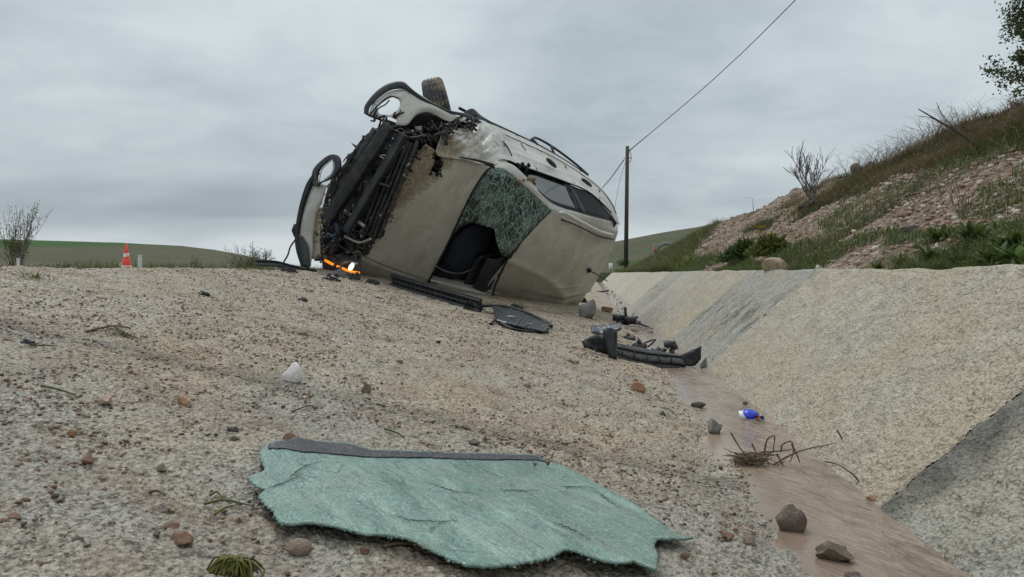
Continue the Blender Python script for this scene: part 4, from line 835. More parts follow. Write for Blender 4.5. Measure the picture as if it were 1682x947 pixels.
Xg, Yg, r_ = clumped(190000, .9, 24, bankx(.10, 3.3), .615, 1); h_ = (.03 + .07 * r_.random(len(Xg))) * (.7 + .05 * Yg)
grass('grass', np.stack([Xg, Yg, bank_z(Xg, Yg)], -1), h_, .004 + .0006 * Yg, .5 + .5 * r_.random(len(Xg)), G_OL, 'patches of short olive grass growing over the stony bank')
Xg, Yg, r_ = clumped(100000, .9, 24, bankx(.10, 3.2), .64, 12, 1.4, 1.0); h_ = (.03 + .08 * r_.random(len(Xg))) * (.7 + .05 * Yg)
grass('grass', np.stack([Xg, Yg, bank_z(Xg, Yg)], -1), h_, .004 + .0006 * Yg, .5 + .5 * r_.random(len(Xg)), G_GR, 'fresh green grass patches on the stony bank')
# fringe along the top of the wall
n = 30000; r_ = np.random.default_rng(77); Yg = np.exp(r_.uniform(math.log(1.0), math.log(14), n)); Xg = XW + .10 + .42 * r_.random(n) ** 1.3; dn = fbm(Xg * 2, Yg * 1.6, 140, 3) + .5; k = (dn > .40); Xg, Yg = Xg[k], Yg[k]
grass('grass', np.stack([Xg, Yg, bank_z(Xg, Yg)], -1), (.02 + .05 * r_.random(len(Xg))) * (.8 + .06 * Yg), .005 + .0005 * Yg, .4 + .6 * r_.random(len(Xg)), G_GR, 'green weeds fringing the top edge of the concrete wall')
n = 26000; Yg = r_.uniform(13, 42, n); Xg = XW + .12 + np.clip((Yg - 12) * .22, .25, 3.6) * r_.random(n) ** 1.3
grass('grass', np.stack([Xg, Yg, bank_z(Xg, Yg)], -1), .14 + .16 * r_.random(n), .02 + 0 * Yg, .6 + .5 * r_.random(n), G_OL, 'rough green verge along the far end of the wall')
n = 9000; Yg = r_.uniform(12, 42, n); Xg = XW + .12 + np.clip((Yg - 12) * .2, .25, 3.0) * r_.random(n) ** 1.3
grass('grass', np.stack([Xg, Yg, bank_z(Xg, Yg)], -1), .12 + .16 * r_.random(n), .02 + 0 * Yg, .6 + .5 * r_.random(n), G_YG, 'yellowish herbs among the far verge grass')
# dry stalks and matted dry grass near the crest
n = 80000; Yg = np.exp(r_.uniform(math.log(4.5), math.log(15), n)); Xg = 2.7 + 1.9 * r_.random(n); dn = fbm(Xg * .9, Yg * .7, 150, 4) + .5; k = dn > .50 + .03 * (Yg > 9) * (Yg - 9); Xg, Yg = Xg[k], Yg[k]
grass('dry_grass', np.stack([Xg, Yg, bank_z(Xg, Yg)], -1), .05 + .11 * r_.random(len(Xg)), .0045 + .0005 * Yg, .7 + .7 * r_.random(len(Xg)), [G_DRY], 'matted dry grass along the crest of the bank')
n = 38000; Yg = np.exp(r_.uniform(math.log(4.0), math.log(13), n)); Xg = 2.4 + 2.0 * r_.random(n); dn = fbm(Xg * .9 + 4, Yg * .7, 151, 4) + .5; k = dn > .50; Xg, Yg = Xg[k], Yg[k]
grass('grass', np.stack([Xg, Yg, bank_z(Xg, Yg)], -1), .05 + .09 * r_.random(len(Xg)), .0045 + .0005 * Yg, .7 + .7 * r_.random(len(Xg)), [leafmat('dark olive grass', (.035, .040, .018), (.07, .07, .035))], 'dark tussocks on the upper bank')
def stalks(name, n, y0, y1, x0, x1, hh, m, label, seed):
    rg_ = np.random.default_rng(seed); A_ = Acc()
    for k in range(n):
        Y_ = math.exp(rg_.uniform(math.log(y0), math.log(y1))); X_ = rg_.uniform(x0, x1); 
        if vn(np.array(X_ * 1.7), np.array(Y_ * .9), 160) < .42: continue
        p = np.array([X_, Y_, float(bank_z(np.array(X_), np.array(Y_)))]); h = hh * rg_.uniform(.45, 1.2) * (.65 + .035 * Y_); az = rg_.uniform(0, 6.28); d_ = np.array([math.cos(az), math.sin(az), 0])
        P = [p, p + [0, 0, h * .4] + d_ * h * .10, p + [0, 0, h * .72] + d_ * h * .30, p + [0, 0, h * .85] + d_ * h * .62]; A_.tube(P, [.0022, .0018, .0014, .0009], 3)
        for q in range(int(rg_.integers(0, 3))):
            b_ = P[1 + q % 2]; a2 = rg_.uniform(0, 6.28); e = np.array([math.cos(a2), math.sin(a2), .9]) * h * .22; A_.tube([b_, b_ + e * .5 + [0, 0, .01], b_ + e], [.0014, .0012, .0007], 3)
    return tag(A_.build(name, m), kind='stuff', label=label)
stalks('dry_stalks', 1300, 5, 11, 3.2, 4.7, .36, G_DRY, 'thin dry grass stalks standing along the skyline of the bank', 3)
stalks('dry_stalks', 600, 2.6, 7, 1.9, 3.6, .17, G_DRY, 'thin dry stalks scattered down the near bank', 4)
stalks('dry_stalks', 150, 7, 12.5, 3.3, 4.6, .42, M_GBARK, 'grey brambles arching over the skyline of the bank', 6)
# ------------------------------------------------------------------ plants with leaves of their own
def rot2(v, a): return np.array([v[0] * math.cos(a) - v[1] * math.sin(a), v[0] * math.sin(a) + v[1] * math.cos(a), v[2]])
def leafstrip(base, d_, ln, wd, droop, seg=6, twist=0.0):
    d_ = np.asarray(d_, float); d_ /= np.linalg.norm(d_); side = np.cross(d_, [0, 0, 1.0]); side /= np.linalg.norm(side) + 1e-9; nrm = np.cross(side, d_); V = []
    for k in range(seg + 1):
        u_ = k / seg; c = base + d_ * ln * u_ - np.array([0, 0, 1]) * droop * ln * u_ * u_; ww = wd * math.sin(math.pi * min(1, .08 + u_ * .92)) ** .7 if k < seg else 0
        V += [c - side * ww * .5 + nrm * ww * .12, c, c + side * ww * .5 + nrm * ww * .12]
    Fq = []
    for k in range(seg):
        for j in (0, 1): Fq.append((3 * k + j, 3 * k + j + 1, 3 * k + j + 4, 3 * k + j + 3))
    return np.array(V), np.array(Fq)
def leafcloud(name, q, sz, m, par, seed=0):
    rg_ = np.random.default_rng(seed + 50); n = len(q); a = rg_.normal(0, 1, (n, 3)); a /= np.linalg.norm(a, axis=1, keepdims=True); b_ = np.cross(a, rg_.normal(0, 1, (n, 3))); b_ /= np.linalg.norm(b_, axis=1, keepdims=True); s = sz * rg_.uniform(.6, 1.3, n)[:, None]
    V = np.stack([q - a * s * .6, q + b_ * s * .32, q + a * s * .6, q - b_ * s * .32], 1).reshape(-1, 3); return npmesh(name, V, np.arange(n * 4).reshape(-1, 4), m, par, smooth=False)
def broadleaf(px, py, h, n, m, label, seed, wd=.22, flowers=0, up=1.0):
    rg_ = np.random.default_rng(seed); p = bank_pt(px, py); root = empty('weed_plant', p, label=label, cat='plant', group='leafy weeds growing on the bank'); A_ = Acc()
    for k in range(n):
        a = rg_.uniform(0, 6.28); l_ = h * rg_.uniform(.5, 1.1); b_ = np.array([math.cos(a), math.sin(a), 0]) * h * .12 * rg_.random(); A_.add(*leafstrip(b_, [math.cos(a), math.sin(a), up * rg_.uniform(.4, 2.0)], l_, l_ * wd * rg_.uniform(.7, 1.2), rg_.uniform(.1, .5)))
    A_.build('leaves', m, root)
    if n > 200:
        q = rg_.normal(0, 1, (1500, 3)); q = q / np.linalg.norm(q, axis=1, keepdims=True) * (rg_.random((1500, 1)) ** .4) * np.array([.95, .7, .62]) * h; q[:, 2] = np.abs(q[:, 2]) * (.7 + .6 * vn(q[:, 0] * 12, q[:, 1] * 12, seed)); leafcloud('leaf_tufts', q, h * .13, m, root, seed)
    if flowers:
        st = Acc()
        for k in range(flowers):
            a = rg_.uniform(0, 6.28); q = np.array([math.cos(a) * h * .5, math.sin(a) * h * .5, h * rg_.uniform(.75, 1.0)]) * rg_.uniform(.8, 1.1); st.tube([[0, 0, 0], q * .5 + [0, 0, .02], q], .0015, 4, n=5)
            fl = Acc()
            for j in range(9): e = j / 9 * 6.283; fl.add(*leafstrip(q, [math.cos(e), math.sin(e), .35], h * (.065 if n < 200 else .10), h * .05, .1, 3))
            fl.build('flower', M_YEL, root)
        st.build('stem', G_OL, root)
    return root
broadleaf(1530, 432, .12, 70, G_GR, 'broad leaved weed above the wall, left of the yellow flowers', 1, .17); broadleaf(1578, 436, .10, 60, G_GR, 'leafy dandelion with yellow flower heads above the wall', 2, .16, flowers=4)
broadleaf(1632, 436, .12, 44, G_DK, 'large leaved dark green weed by the right edge of the wall top', 3, .28); broadleaf(1676, 434, .105, 30, leafmat('bright broad leaf', (.07, .13, .03), (.11, .19, .05)), 'bright green weed with the widest leaves at the far right edge', 4, .34)
broadleaf(1480, 438, .09, 60, G_GR, 'low weed beside the wall, between the boulder and the dandelion', 5, .15); broadleaf(1600, 400, .14, 70, G_DK, 'tall dark weed behind the dandelion', 6, .20); broadleaf(1545, 395, .12, 60, G_DK, 'dark leafy weed higher up the bank behind the broad leaved one', 7, .2)
broadleaf(1232, 424, .30, 420, G_DK, 'dense dark green herb clump on the stony bank', 8, .12, up=1.3); broadleaf(1268, 420, .26, 320, G_YG, 'yellow flowering herb clump right of the dark clump on the bank', 9, .12, flowers=22, up=1.4); broadleaf(1205, 430, .22, 260, G_GR, 'green herb clump left of the dark clump on the bank', 10, .12, up=1.2)
broadleaf(1440, 442, .07, 40, G_GR, 'small weed on the wall top in front of the stony patch', 11, .2); broadleaf(1655, 412, .12, 50, G_GR, 'mid green weed behind the widest leaves', 14, .22)
# boulders on the wall top
def rock(px, py, wpx, hpx, m, label, name='stone', cat='stone', seed=None, where='slab', dep=.8, sink=.18, group=None, sub=3, rough=.4):
    p = bank_pt(px, py) if where == 'bank' else (ray(px, py) * (D0 / -ray(px, py)[2]) if where == 'water' else ground_pt(px, py)); k = float(p @ FW) / F; w_ = wpx * k / 2; h_ = hpx * k / 2
    V, Fc = ico(sub, seed or int(px * 7 + py), rough); ext = (V.max(0) - V.min(0)) / 2; V = (V - (V.max(0) + V.min(0)) / 2) / ext * [w_, w_ * dep, h_ * (1 + sink)]; a = .3 * math.sin(px); V = np.stack([V[:, 0] * math.cos(a) - V[:, 1] * math.sin(a), V[:, 0] * math.sin(a) + V[:, 1] * math.cos(a), V[:, 2] + h_ * (1 - sink)], -1)
    o = npmesh(name, V, Fc, m, None, smooth=True); o.location = p + np.array([0, w_ * dep * .5, 0]); 
    if where == 'slab': o.rotation_euler = (0, -math.atan(-SL) * .0 + math.atan(SL), 0); o.location.z += SL * 0
    try: me = o.data; me.set_sharp_from_angle(angle=math.radians(38))
    except Exception: pass
    return tag(o, label=label, cat=cat, group=group)
rock(1278, 450, 46, 28, S_TAN, 'tan boulder sitting on the wall top below the herb clump', 'boulder', 'boulder', where='bank', dep=.7, seed=12)
rock(1345, 448, 12, 14, S_WH, 'small pale upright stone on the wall top', where='bank'); rock(1408, 285, 22, 18, S_BR, 'brown rock on the skyline at the edge of the dry grass', where='bank'); rock(1462, 305, 14, 7, S_WH, 'flat pale stone high on the bank', where='bank')
rock(1160, 408, 14, 8, S_PK, 'pinkish stone at the left foot of the bank', where='bank'); rock(1495, 380, 30, 12, S_DK, 'dark clod of earth among the weeds on the near bank', where='bank')
# ------------------------------------------------------------------ shrubs and trees
def branching(A_, p, d_, ln, r, lev, rg_, spread=.5, kids=4, seg=5, up=.15, minr=.0012, tips=None):
    P = [p]; d_ = d_ / np.linalg.norm(d_); c = p
    for k in range(seg):
        d_ = d_ + rg_.normal(0, .10, 3) + [0, 0, up * .3]; d_ /= np.linalg.norm(d_); c = c + d_ * ln / seg; P.append(c)
    A_.tube(P, np.linspace(r, max(minr, r * .35), seg + 1), 6 if r > .01 else 4, 0)
    if lev == 0:
        if tips is not None: tips.extend(P[1:])
        return
    for k in range(kids):
        i = int(rg_.integers(1, seg + 1)) if k else seg; e = d_ + rg_.normal(0, spread, 3); branching(A_, P[i], e, ln * rg_.uniform(.5, .8), max(minr, r * .5), lev - 1, rg_, spread, kids, seg, up, minr, tips)
def bare_shrub(p, h, label, seed, m=M_GBARK, n=8, lean=(0, 0, 0), name='bare_shrub', lev=2, r=.012, spr=.35, leaves=0, lm=None, lsz=.03, minr=.0016, group=None, wide=.5):
    rg_ = np.random.default_rng(seed); root = empty(name, p, label=label, cat='shrub', group=group); A_ = Acc(); tips = []
    for k in range(n):
        a = rg_.uniform(0, 6.28); branching(A_, np.zeros(3), np.array([math.cos(a) * wide, math.sin(a) * wide, 1.1]) + lean, h * rg_.uniform(.45, .68), r, lev, rg_, spr, 3, 5, .2, minr, tips)
    A_.build('branches', m, root, smooth=True)
    if leaves:
        T_ = np.array(tips); q = T_[rg_.integers(0, len(T_), leaves)] + rg_.normal(0, lsz * 1.2, (leaves, 3)); q = q[(q[:, 2] < h * .62) | (rg_.random(leaves) < .25)]; leafcloud('foliage', q, lsz, lm, root, seed)
    return root
sp = bank_pt(1347, 338)
sh = empty('bare_shrub', sp, label='leafless grey shrub leaning left on the crest of the stony bank', cat='shrub'); A_ = Acc(); rg_ = np.random.default_rng(5); k_ = sp[1] / F
A_.tube([[0, 0, -.05], [-14 * k_, 0, 14 * k_], [-24 * k_, 0, 26 * k_]], [.035, .028, .022], 6, n=8)
for k in range(13):
    a = math.radians(rg_.uniform(55, 150) if k else 100); s0 = np.array([-(6 + 18 * rg_.random()) * k_, 0, (8 + 18 * rg_.random()) * k_]); branching(A_, s0, np.array([math.cos(a), rg_.normal(0, .3), math.sin(a)]), rg_.uniform(22, 44) * k_, .0085, 2, rg_, .30, 4, 5, .25, .0026)
A_.build('branches', M_GBARK, sh); A_ = Acc()
for k in range(22): clod(A_, [rg_.normal(0, .08) + .03, rg_.normal(0, .05), .0 + .05 * rg_.random()], .035, k, 10, rough=1.2)
A_.build('root_clod', S_DK, sh)
p0 = bank_pt(1614, 244); k_ = p0[1] / F; db = empty('dead_branch', p0, label='bare dead branch sticking up out of the grassy crest at right', cat='branch'); A_ = Acc(); A_.tube([[0, 0, -.02], [-30 * k_, 0, 22 * k_], [-62 * k_, .02, 44 * k_], [-92 * k_, .04, 65 * k_]], [.014, .011, .008, .004], 6, n=14)
A_.tube([[-40 * k_, 0, 29 * k_], [-58 * k_, .02, 55 * k_], [-66 * k_, .03, 74 * k_]], [.006, .004, .002], 5, n=8).tube([[-62 * k_, .02, 44 * k_], [-80 * k_, 0, 50 * k_], [-100 * k_, 0, 53 * k_]], [.004, .003, .0015], 5, n=8); A_.build('limb', M_BARK, db)
p0 = bank_pt(1238, 346); k_ = p0[1] / F; tw = empty('broken_twig', p0, label='short broken twig standing on the left shoulder of the bank', cat='twig'); Acc().tube([[0, 0, 0], [-1 * k_, 0, 8 * k_], [-2 * k_, 0, 20 * k_]], [.03, .02, .008], 5, n=6).tube([[-1 * k_, 0, 18 * k_], [-9 * k_, 0, 22 * k_], [-15 * k_, 0, 20 * k_]], .007, 4, n=6).build('limb', M_BARK, tw)
# leafy tree at the right edge
ty = 7.7; tx = ty * ray(1778, 448)[0]; tz = float(bank_z(np.array(tx), np.array(ty))); tree = empty('hawthorn_tree', (tx, ty, tz), label='small leaved tree on the crest at the right edge of the picture', cat='tree')
A_ = Acc(); tips = []; rg_ = np.random.default_rng(9); A_.tube([[0, 0, -.1], [-.03, .05, .5], [.0, 0, 1.1], [.05, 0, 1.9]], [.06, .05, .04, .02], 8, n=16)
for k in range(26):
    z0 = .02 + 1.5 * k / 26; a = math.pi + rg_.normal(0, .9) if k % 3 else rg_.uniform(0, 6.28); branching(A_, np.array([0, 0, z0]), np.array([math.cos(a), math.sin(a) * .8, .25 + .2 * rg_.random()]), (.36 + .12 * rg_.random()) - .04 * (z0 > 1.2), .012, 2, rg_, .55, 3, 5, .08, .0022, tips)
A_.build('trunk', M_BARK, tree); T_ = np.array(tips); q = T_[rg_.integers(0, len(T_), 20000)] + rg_.normal(0, .034, (20000, 3)); q = q[vn(q[:, 0] * 4.0 + 3, q[:, 2] * 4.5 + q[:, 1] * 3, 6) > .10]; leafcloud('crown', q, .028, leafmat('hawthorn leaves', (.026, .048, .016), (.065, .10, .028)), tree, 3)
# ------------------------------------------------------------------ left horizon: verge plants, posts, cone
def gy(px, Y): 
    X_ = Y * ray(px, 448)[0]; return np.array([X_, Y, float(terrain_z(np.array(X_), np.array(Y)))])
n = 50000; r_ = np.random.default_rng(88); Yg = r_.uniform(17, 60, n); Xg = -12.6 - 9 * r_.random(n); dn = fbm(Xg * .25, Yg * .16, 170, 4) + .5; k = dn > .45; Xg, Yg = Xg[k], Yg[k]
grass('verge_weeds', np.stack([Xg, Yg, terrain_z(Xg, Yg)], -1), (.16 + .30 * r_.random(len(Xg)) ** 2), .016 + 0 * Xg, .35 + .5 * r_.random(len(Xg)), G_OL, 'olive roadside weeds beyond the road at left')
Xg, Yg = Xg[::3] + .3, Yg[::3] + .2; grass('verge_weeds', np.stack([Xg, Yg, terrain_z(Xg, Yg)], -1), (.16 + .26 * r_.random(len(Xg)) ** 2), .016 + 0 * Xg, .35 + .5 * r_.random(len(Xg)), G_YG, 'yellow green roadside weeds beyond the road at left')
G_SH = leafmat('new shrub leaves', (.085, .095, .025), (.14, .15, .045))
bare_shrub(gy(27, 22), 1.95, 'tallest bare shrub at far left with new green leaves low down', 31, M_GBARK, 13, leaves=2600, lm=G_SH, lsz=.05, r=.018, minr=.006, wide=.13, spr=.13)
bare_shrub(gy(405, 34), 1.05, 'rounded olive green shrub beyond the road, next to the car', 32, M_GBARK, 14, leaves=3200, lm=G_SH, lsz=.06, r=.02, minr=.007, wide=.7)
bare_shrub(gy(429, 36), 1.35, 'half bare shrub rising just left of the car', 33, M_GBARK, 14, leaves=1600, lm=G_SH, lsz=.06, r=.02, minr=.008, wide=.55)
bare_shrub(gy(393, 38), 1.5, 'thin bare shrub behind the rounded olive one', 34, M_GBARK, 7, leaves=300, lm=G_SH, lsz=.05, r=.015, minr=.007)
bare_shrub(gy(320, 30), .75, 'narrow upright green shrub between the cone and the car', 35, M_GBARK, 8, leaves=900, lm=G_SH, lsz=.05, r=.012, minr=.006, wide=.25); bare_shrub(gy(108, 26), .55, 'low green shrub right of the tall bare one', 36, M_GBARK, 10, leaves=1300, lm=G_SH, lsz=.05, r=.012, minr=.006, wide=.9)
bare_shrub(gy(76, 30), .45, 'low yellowish shrub just right of the tall bare shrub', 37, M_GBARK, 8, leaves=800, lm=G_YG, lsz=.05, r=.012, minr=.006, wide=.7)
M_POST = mat('white post paint', lambda t, b, o: L(t, t.mix(t.noise(t.n('ShaderNodeTexCoord').outputs['Object'], 12, 4), (.74, .74, .70), (.55, .54, .5)), b.inputs['Base Color']), rough=.6); M_REDR = mat('red reflector', col=(.6, .03, .02), rough=.3)
def post(px, ytop, ybot, Y, label, wpx=5):
    p = ray(px, ybot) * Y; k = float(p @ FW) / F; g_ = gy(px, Y); h = (ybot - ytop) * k; p[2] = min(p[2], g_[2]) if g_[2] < p[2] else g_[2]; root = empty('marker_post', (p[0], p[1], g_[2]), label=label, cat='post', group='white marker posts along the far side of the road'); top = ray(px, ytop)[2] * Y - g_[2]
    w_ = wpx * k / 2; box_part('shaft', M_POST, root, (0, 0, top / 2 - .1), (w_, 0, 0), (0, w_ * .8, 0), (0, 0, top / 2 + .1), .01); box_part('cap', M_POST, root, (0, 0, top + .012), (w_ * 1.12, 0, 0), (0, w_ * .95, 0), (0, 0, .014), .005)
post(230, 420, 441, 19, 'tallest white marker post, just right of the traffic cone', 5.5); post(30, 425, 441, 21, 'white marker post below the tall bare shrub at far left', 4); post(198, 432, 441, 26, 'small white post close behind the left side of the cone', 3); post(318, 435, 443, 30, 'small white post below the narrow green shrub', 2.6); post(376, 435, 444, 33, 'thin white post left of the rounded olive shrub', 2.6); post(434, 438, 446, 36, 'smallest white post left of the black strip', 2.4); post(453, 434, 444, 30, 'short thick white post behind the black strip by the car', 5)
M_CONE = mat('orange red cone plastic', col=(.75, .045, .02), rough=.4); M_CW = mat('white cone band', lambda t, b, o: L(t, t.mix(t.ramp(t.noise(t.n('ShaderNodeTexCoord').outputs['Object'], 9, 3), (.4, 0), (.6, 1)), (.70, .68, .66), (.62, .30, .24)), b.inputs['Base Color']), rough=.5)
cp = gy(208, 17); k_ = float(cp @ FW) / F; cone = empty('traffic_cone', cp, label='orange red traffic cone with worn white bands on the road', cat='traffic cone')
ch = ray(208, 399)[2] * 17 - cp[2]; 
def frus(z0, z1, r0, r1, n=28):
    th = np.arange(n) / n * 6.2832; V = [[r0 * math.cos(q), r0 * math.sin(q), z0] for q in th] + [[r1 * math.cos(q), r1 * math.sin(q), z1] for q in th] + [[0, 0, z1]]
    return np.array(V), np.array([[i, (i + 1) % n, n + (i + 1) % n, n + i] for i in range(n)] + [[n + i, n + (i + 1) % n, 2 * n, 2 * n] for i in range(n)])
Rr = lambda z: .014 + (8.2 * k_ - .014) * (1 - z / ch); hb = [0, .14, .46, .62, 1.0]
A_ = Acc(); A_.add(*frus(ch * .14, ch * .46, Rr(ch * .14), Rr(ch * .46))); A_.add(*frus(ch * .62, ch * .96, Rr(ch * .62), Rr(ch * .96))); A_.add(*frus(ch * .96, ch, Rr(ch * .96), .008)); A_.build('cone_body', M_CONE, cone)
Acc().add(*frus(ch * .46, ch * .62, Rr(ch * .46) + .002, Rr(ch * .62) + .002)).build('reflective_band', M_CW, cone); Acc().add(*frus(.02, ch * .14, Rr(0) + .002, Rr(ch * .14) + .002)).build('reflective_band', M_CW, cone)
box_part('base_plate', M_CONE, cone, (0, 0, .012), (8.6 * k_, 0, 0), (0, 8.6 * k_, 0), (0, 0, .012), .01)
# ------------------------------------------------------------------ pole and wires, far things on the right
PY = 45; pp = gy(1028, PY); pole = empty('utility_pole', pp, label='dark wooden utility pole in the green field behind the car', cat='utility pole'); k_ = PY / F
def pl(px, py, Y=PY): return ray(px, py) * Y - pp
M_POLE = smat('creosoted wood', (.045, .038, .032)); Acc().tube([[0, 0, -.3], pl(1030.5, 240)], [.135, .105], 12).build('shaft', M_POLE, pole); A_ = Acc(); A_.tube([pl(1025, 259), pl(1037, 259)], .03, 6).tube([pl(1032, 246), pl(1036, 247)], .035, 6); A_.build('bracket', M_METAL, pole)
Acc().tube([pl(1034, 247), pl(1037, 258), pl(1035, 266), pl(1032, 268)], .018, 5, n=10).build('jumper_cable', M_PLAS, pole)
wireA = Acc().tube([ray(1035, 246) * PY, ray(1120, 175) * 25, ray(1200, 104) * 17, ray(1306, 0) * 11.5, ray(1600, -300) * 7], [.034, .017, .0125, .0085, .006], 5, n=90).build('overhead_wire', M_DARK); tag(wireA, 'overhead wire running from the pole up out of the picture', 'cable')
tag(Acc().tube([ray(1025, 262) * PY, ray(1005, 290) * 70, ray(985, 314) * 110], [.028, .04, .06], 5).build('overhead_wire', M_DARK), 'overhead wire going down behind the car', 'cable')
tag(Acc().tube([ray(1028, 264) * PY, ray(1017, 300) * 40, ray(1009, 345) * 36, ray(1003, 420) * 32], .009, 4).build('stay_wire', M_DARK), 'thin stay wire hanging beside the pole behind the car', 'cable')
p0 = gy(1022, 60); bare_shrub(p0, .5, 'dark low bush at the foot of the pole', 41, M_BARK, 10, leaves=900, lm=G_DK, lsz=.12, r=.03, minr=.01, wide=1.6)
p0 = gy(1003, 52); k_ = 52 / F; tag(Acc().tube([[0, 0, 0], [0, 0, 13 * k_]], [.14, .13], 8).build('concrete_marker', M_POST), 'white marker stub in the field right of the car', 'post').location = p0
# small stone arch with a red box, tiny in the picture
p0 = gy(1094, 40); k_ = 40 / F; p0[2] = ray(1094, 414)[2] * 40; ar = empty('stone_arch', p0, label='small grey stone arch with a red post beyond the end of the bank', cat='arch')
A_ = Acc(); A_.tube([[-14 * k_, 0, -.2], [-12 * k_, 0, 7 * k_], [-3 * k_, 0, 14 * k_], [8 * k_, 0, 12 * k_], [15 * k_, 0, 4 * k_], [16 * k_, 0, -.2]], .085, 8, n=20); A_.build('arch_ring', S_GY, ar)
box_part('pier', S_PK, ar, (-17 * k_, 0, 5 * k_), (3.4 * k_, 0, 0), (0, .15, 0), (0, 0, 9 * k_), .02); box_part('red_panel', mat('faded red paint', col=(.42, .06, .04)), ar, (-17.5 * k_, -.16, 3 * k_), (2.4 * k_, 0, 0), (0, .02, 0), (0, 0, 3 * k_))
for px, Y, h in ((1072, 300, 2.4), (1108, 320, 1.5), (1042, 330, 1.3)):
    bare_shrub(gy(px, Y), h, {1072: 'dark bush alone on the right hill above the arch', 1108: 'small dark bush on the right hill nearest the bank', 1042: 'tiny dark bush on the right hill closest to the pole'}[px], px, M_BARK, 8, leaves=260, lm=G_DK, lsz=.5, r=.1, minr=.03, lev=1, wide=.8)
#@@STAGE4
# ================================================================== THINGS ON THE SLOPE
def gp(px, py, dz=0.0): return ground_pt(px, py, dz)
# loose windscreen ----------------------------------------------------------------
OUT = [(424, 752), (440, 741), (470, 735), (487, 723), (525, 727), (575, 731), (612, 741), (700, 741), (800, 744), (880, 748), (897, 757), (925, 766), (965, 787), (1005, 808), (1050, 834), (1085, 860), (1108, 877), (1140, 884), (1112, 888), (1080, 889), (1074, 900), (1080, 920), (1078, 941), (1030, 941), (990, 935), (945, 920), (930, 917), (905, 932), (860, 933), (800, 934), (765, 931), (730, 918), (700, 905), (665, 890), (640, 886), (600, 884), (575, 877), (540, 868), (505, 864), (480, 868), (455, 863), (447, 845), (428, 828), (422, 820), (436, 808), (415, 800), (404, 789), (420, 781), (437, 775), (428, 762)]
DZ = .016
def refine(pts, seed, amp=2.2, step=5):
    rg_ = np.random.default_rng(seed); o = []
    for (x0, y0), (x1, y1) in zip(pts, pts[1:] + pts[:1]):
        n = max(1, int(math.hypot(x1 - x0, y1 - y0) / step))
        for k in range(n):
            u_ = k / n; a = amp * (1 if k else 0) * rg_.normal() * .45; o.append((x0 + (x1 - x0) * u_ + a * .7, y0 + (y1 - y0) * u_ + a * .5))
    return o
def pip(poly, x, y):
    r = np.zeros(x.shape, bool)
    for (x0, y0), (x1, y1) in zip(poly, np.roll(poly, -1, 0)): r ^= ((y0 > y) != (y1 > y)) & (x < (x1 - x0) * (y - y0) / (y1 - y0 + 1e-12) + x0)
    return r
poly = np.array([gp(x, y, DZ)[:2] for x, y in refine(OUT, 4, .7)])
def sheet_z(X, Y):
    ax, ay = gp(640, 800)[:2]; bx, by = gp(905, 905)[:2]; L_ = math.hypot(bx - ax, by - ay); u_ = ((X - ax) * (bx - ax) + (Y - ay) * (by - ay)) / L_; v_ = (-(X - ax) * (by - ay) + (Y - ay) * (bx - ax)) / L_
    r = .010 * np.exp(-(v_ / .018) ** 2) * np.clip((u_ + .1) * 4, 0, 1) + .012 * np.exp(-((v_ + .07) / .06) ** 2) + .012 * fbm(X * 3.2, Y * 3.2, 201, 3) + .003 * fbm(X * 24, Y * 24, 202, 3)
    return r
def plane_sheet(name, poly, cell, zf, m, par, thick, dz):
    x0, y0 = poly.min(0) - cell; x1, y1 = poly.max(0) + cell; xs_, ys_ = np.arange(x0, x1, cell), np.arange(y0, y1, cell); X, Y = np.meshgrid(xs_, ys_); ins = pip(poly, X, Y)
    nr, nc = X.shape; Fc = gridfaces(nr, nc); cnt = ins.ravel()[Fc].sum(1); Fc = Fc[cnt >= 2]; Xf, Yf = X.ravel().copy(), Y.ravel().copy(); used = np.unique(Fc); out_ = used[~ins.ravel()[used]]
    q0 = poly; q1 = np.roll(poly, -1, 0); d_ = q1 - q0; dd = (d_ ** 2).sum(1)
    for i in out_:
        p = np.array([Xf[i], Yf[i]]); t_ = np.clip(((p - q0) * d_).sum(1) / (dd + 1e-12), 0, 1); c = q0 + d_ * t_[:, None]; j = ((c - p) ** 2).sum(1).argmin(); Xf[i], Yf[i] = c[j]
    mp = np.full(nr * nc, -1); mp[used] = np.arange(len(used)); Xu, Yu = Xf[used], Yf[used]; V = np.stack([Xu, Yu, -H0 - SL * Xu + dz + zf(Xu, Yu)], -1); o = npmesh(name, V, mp[Fc], m, par); md = o.modifiers.new('thickness', 'SOLIDIFY'); md.thickness = thick; md.offset = 1; return o
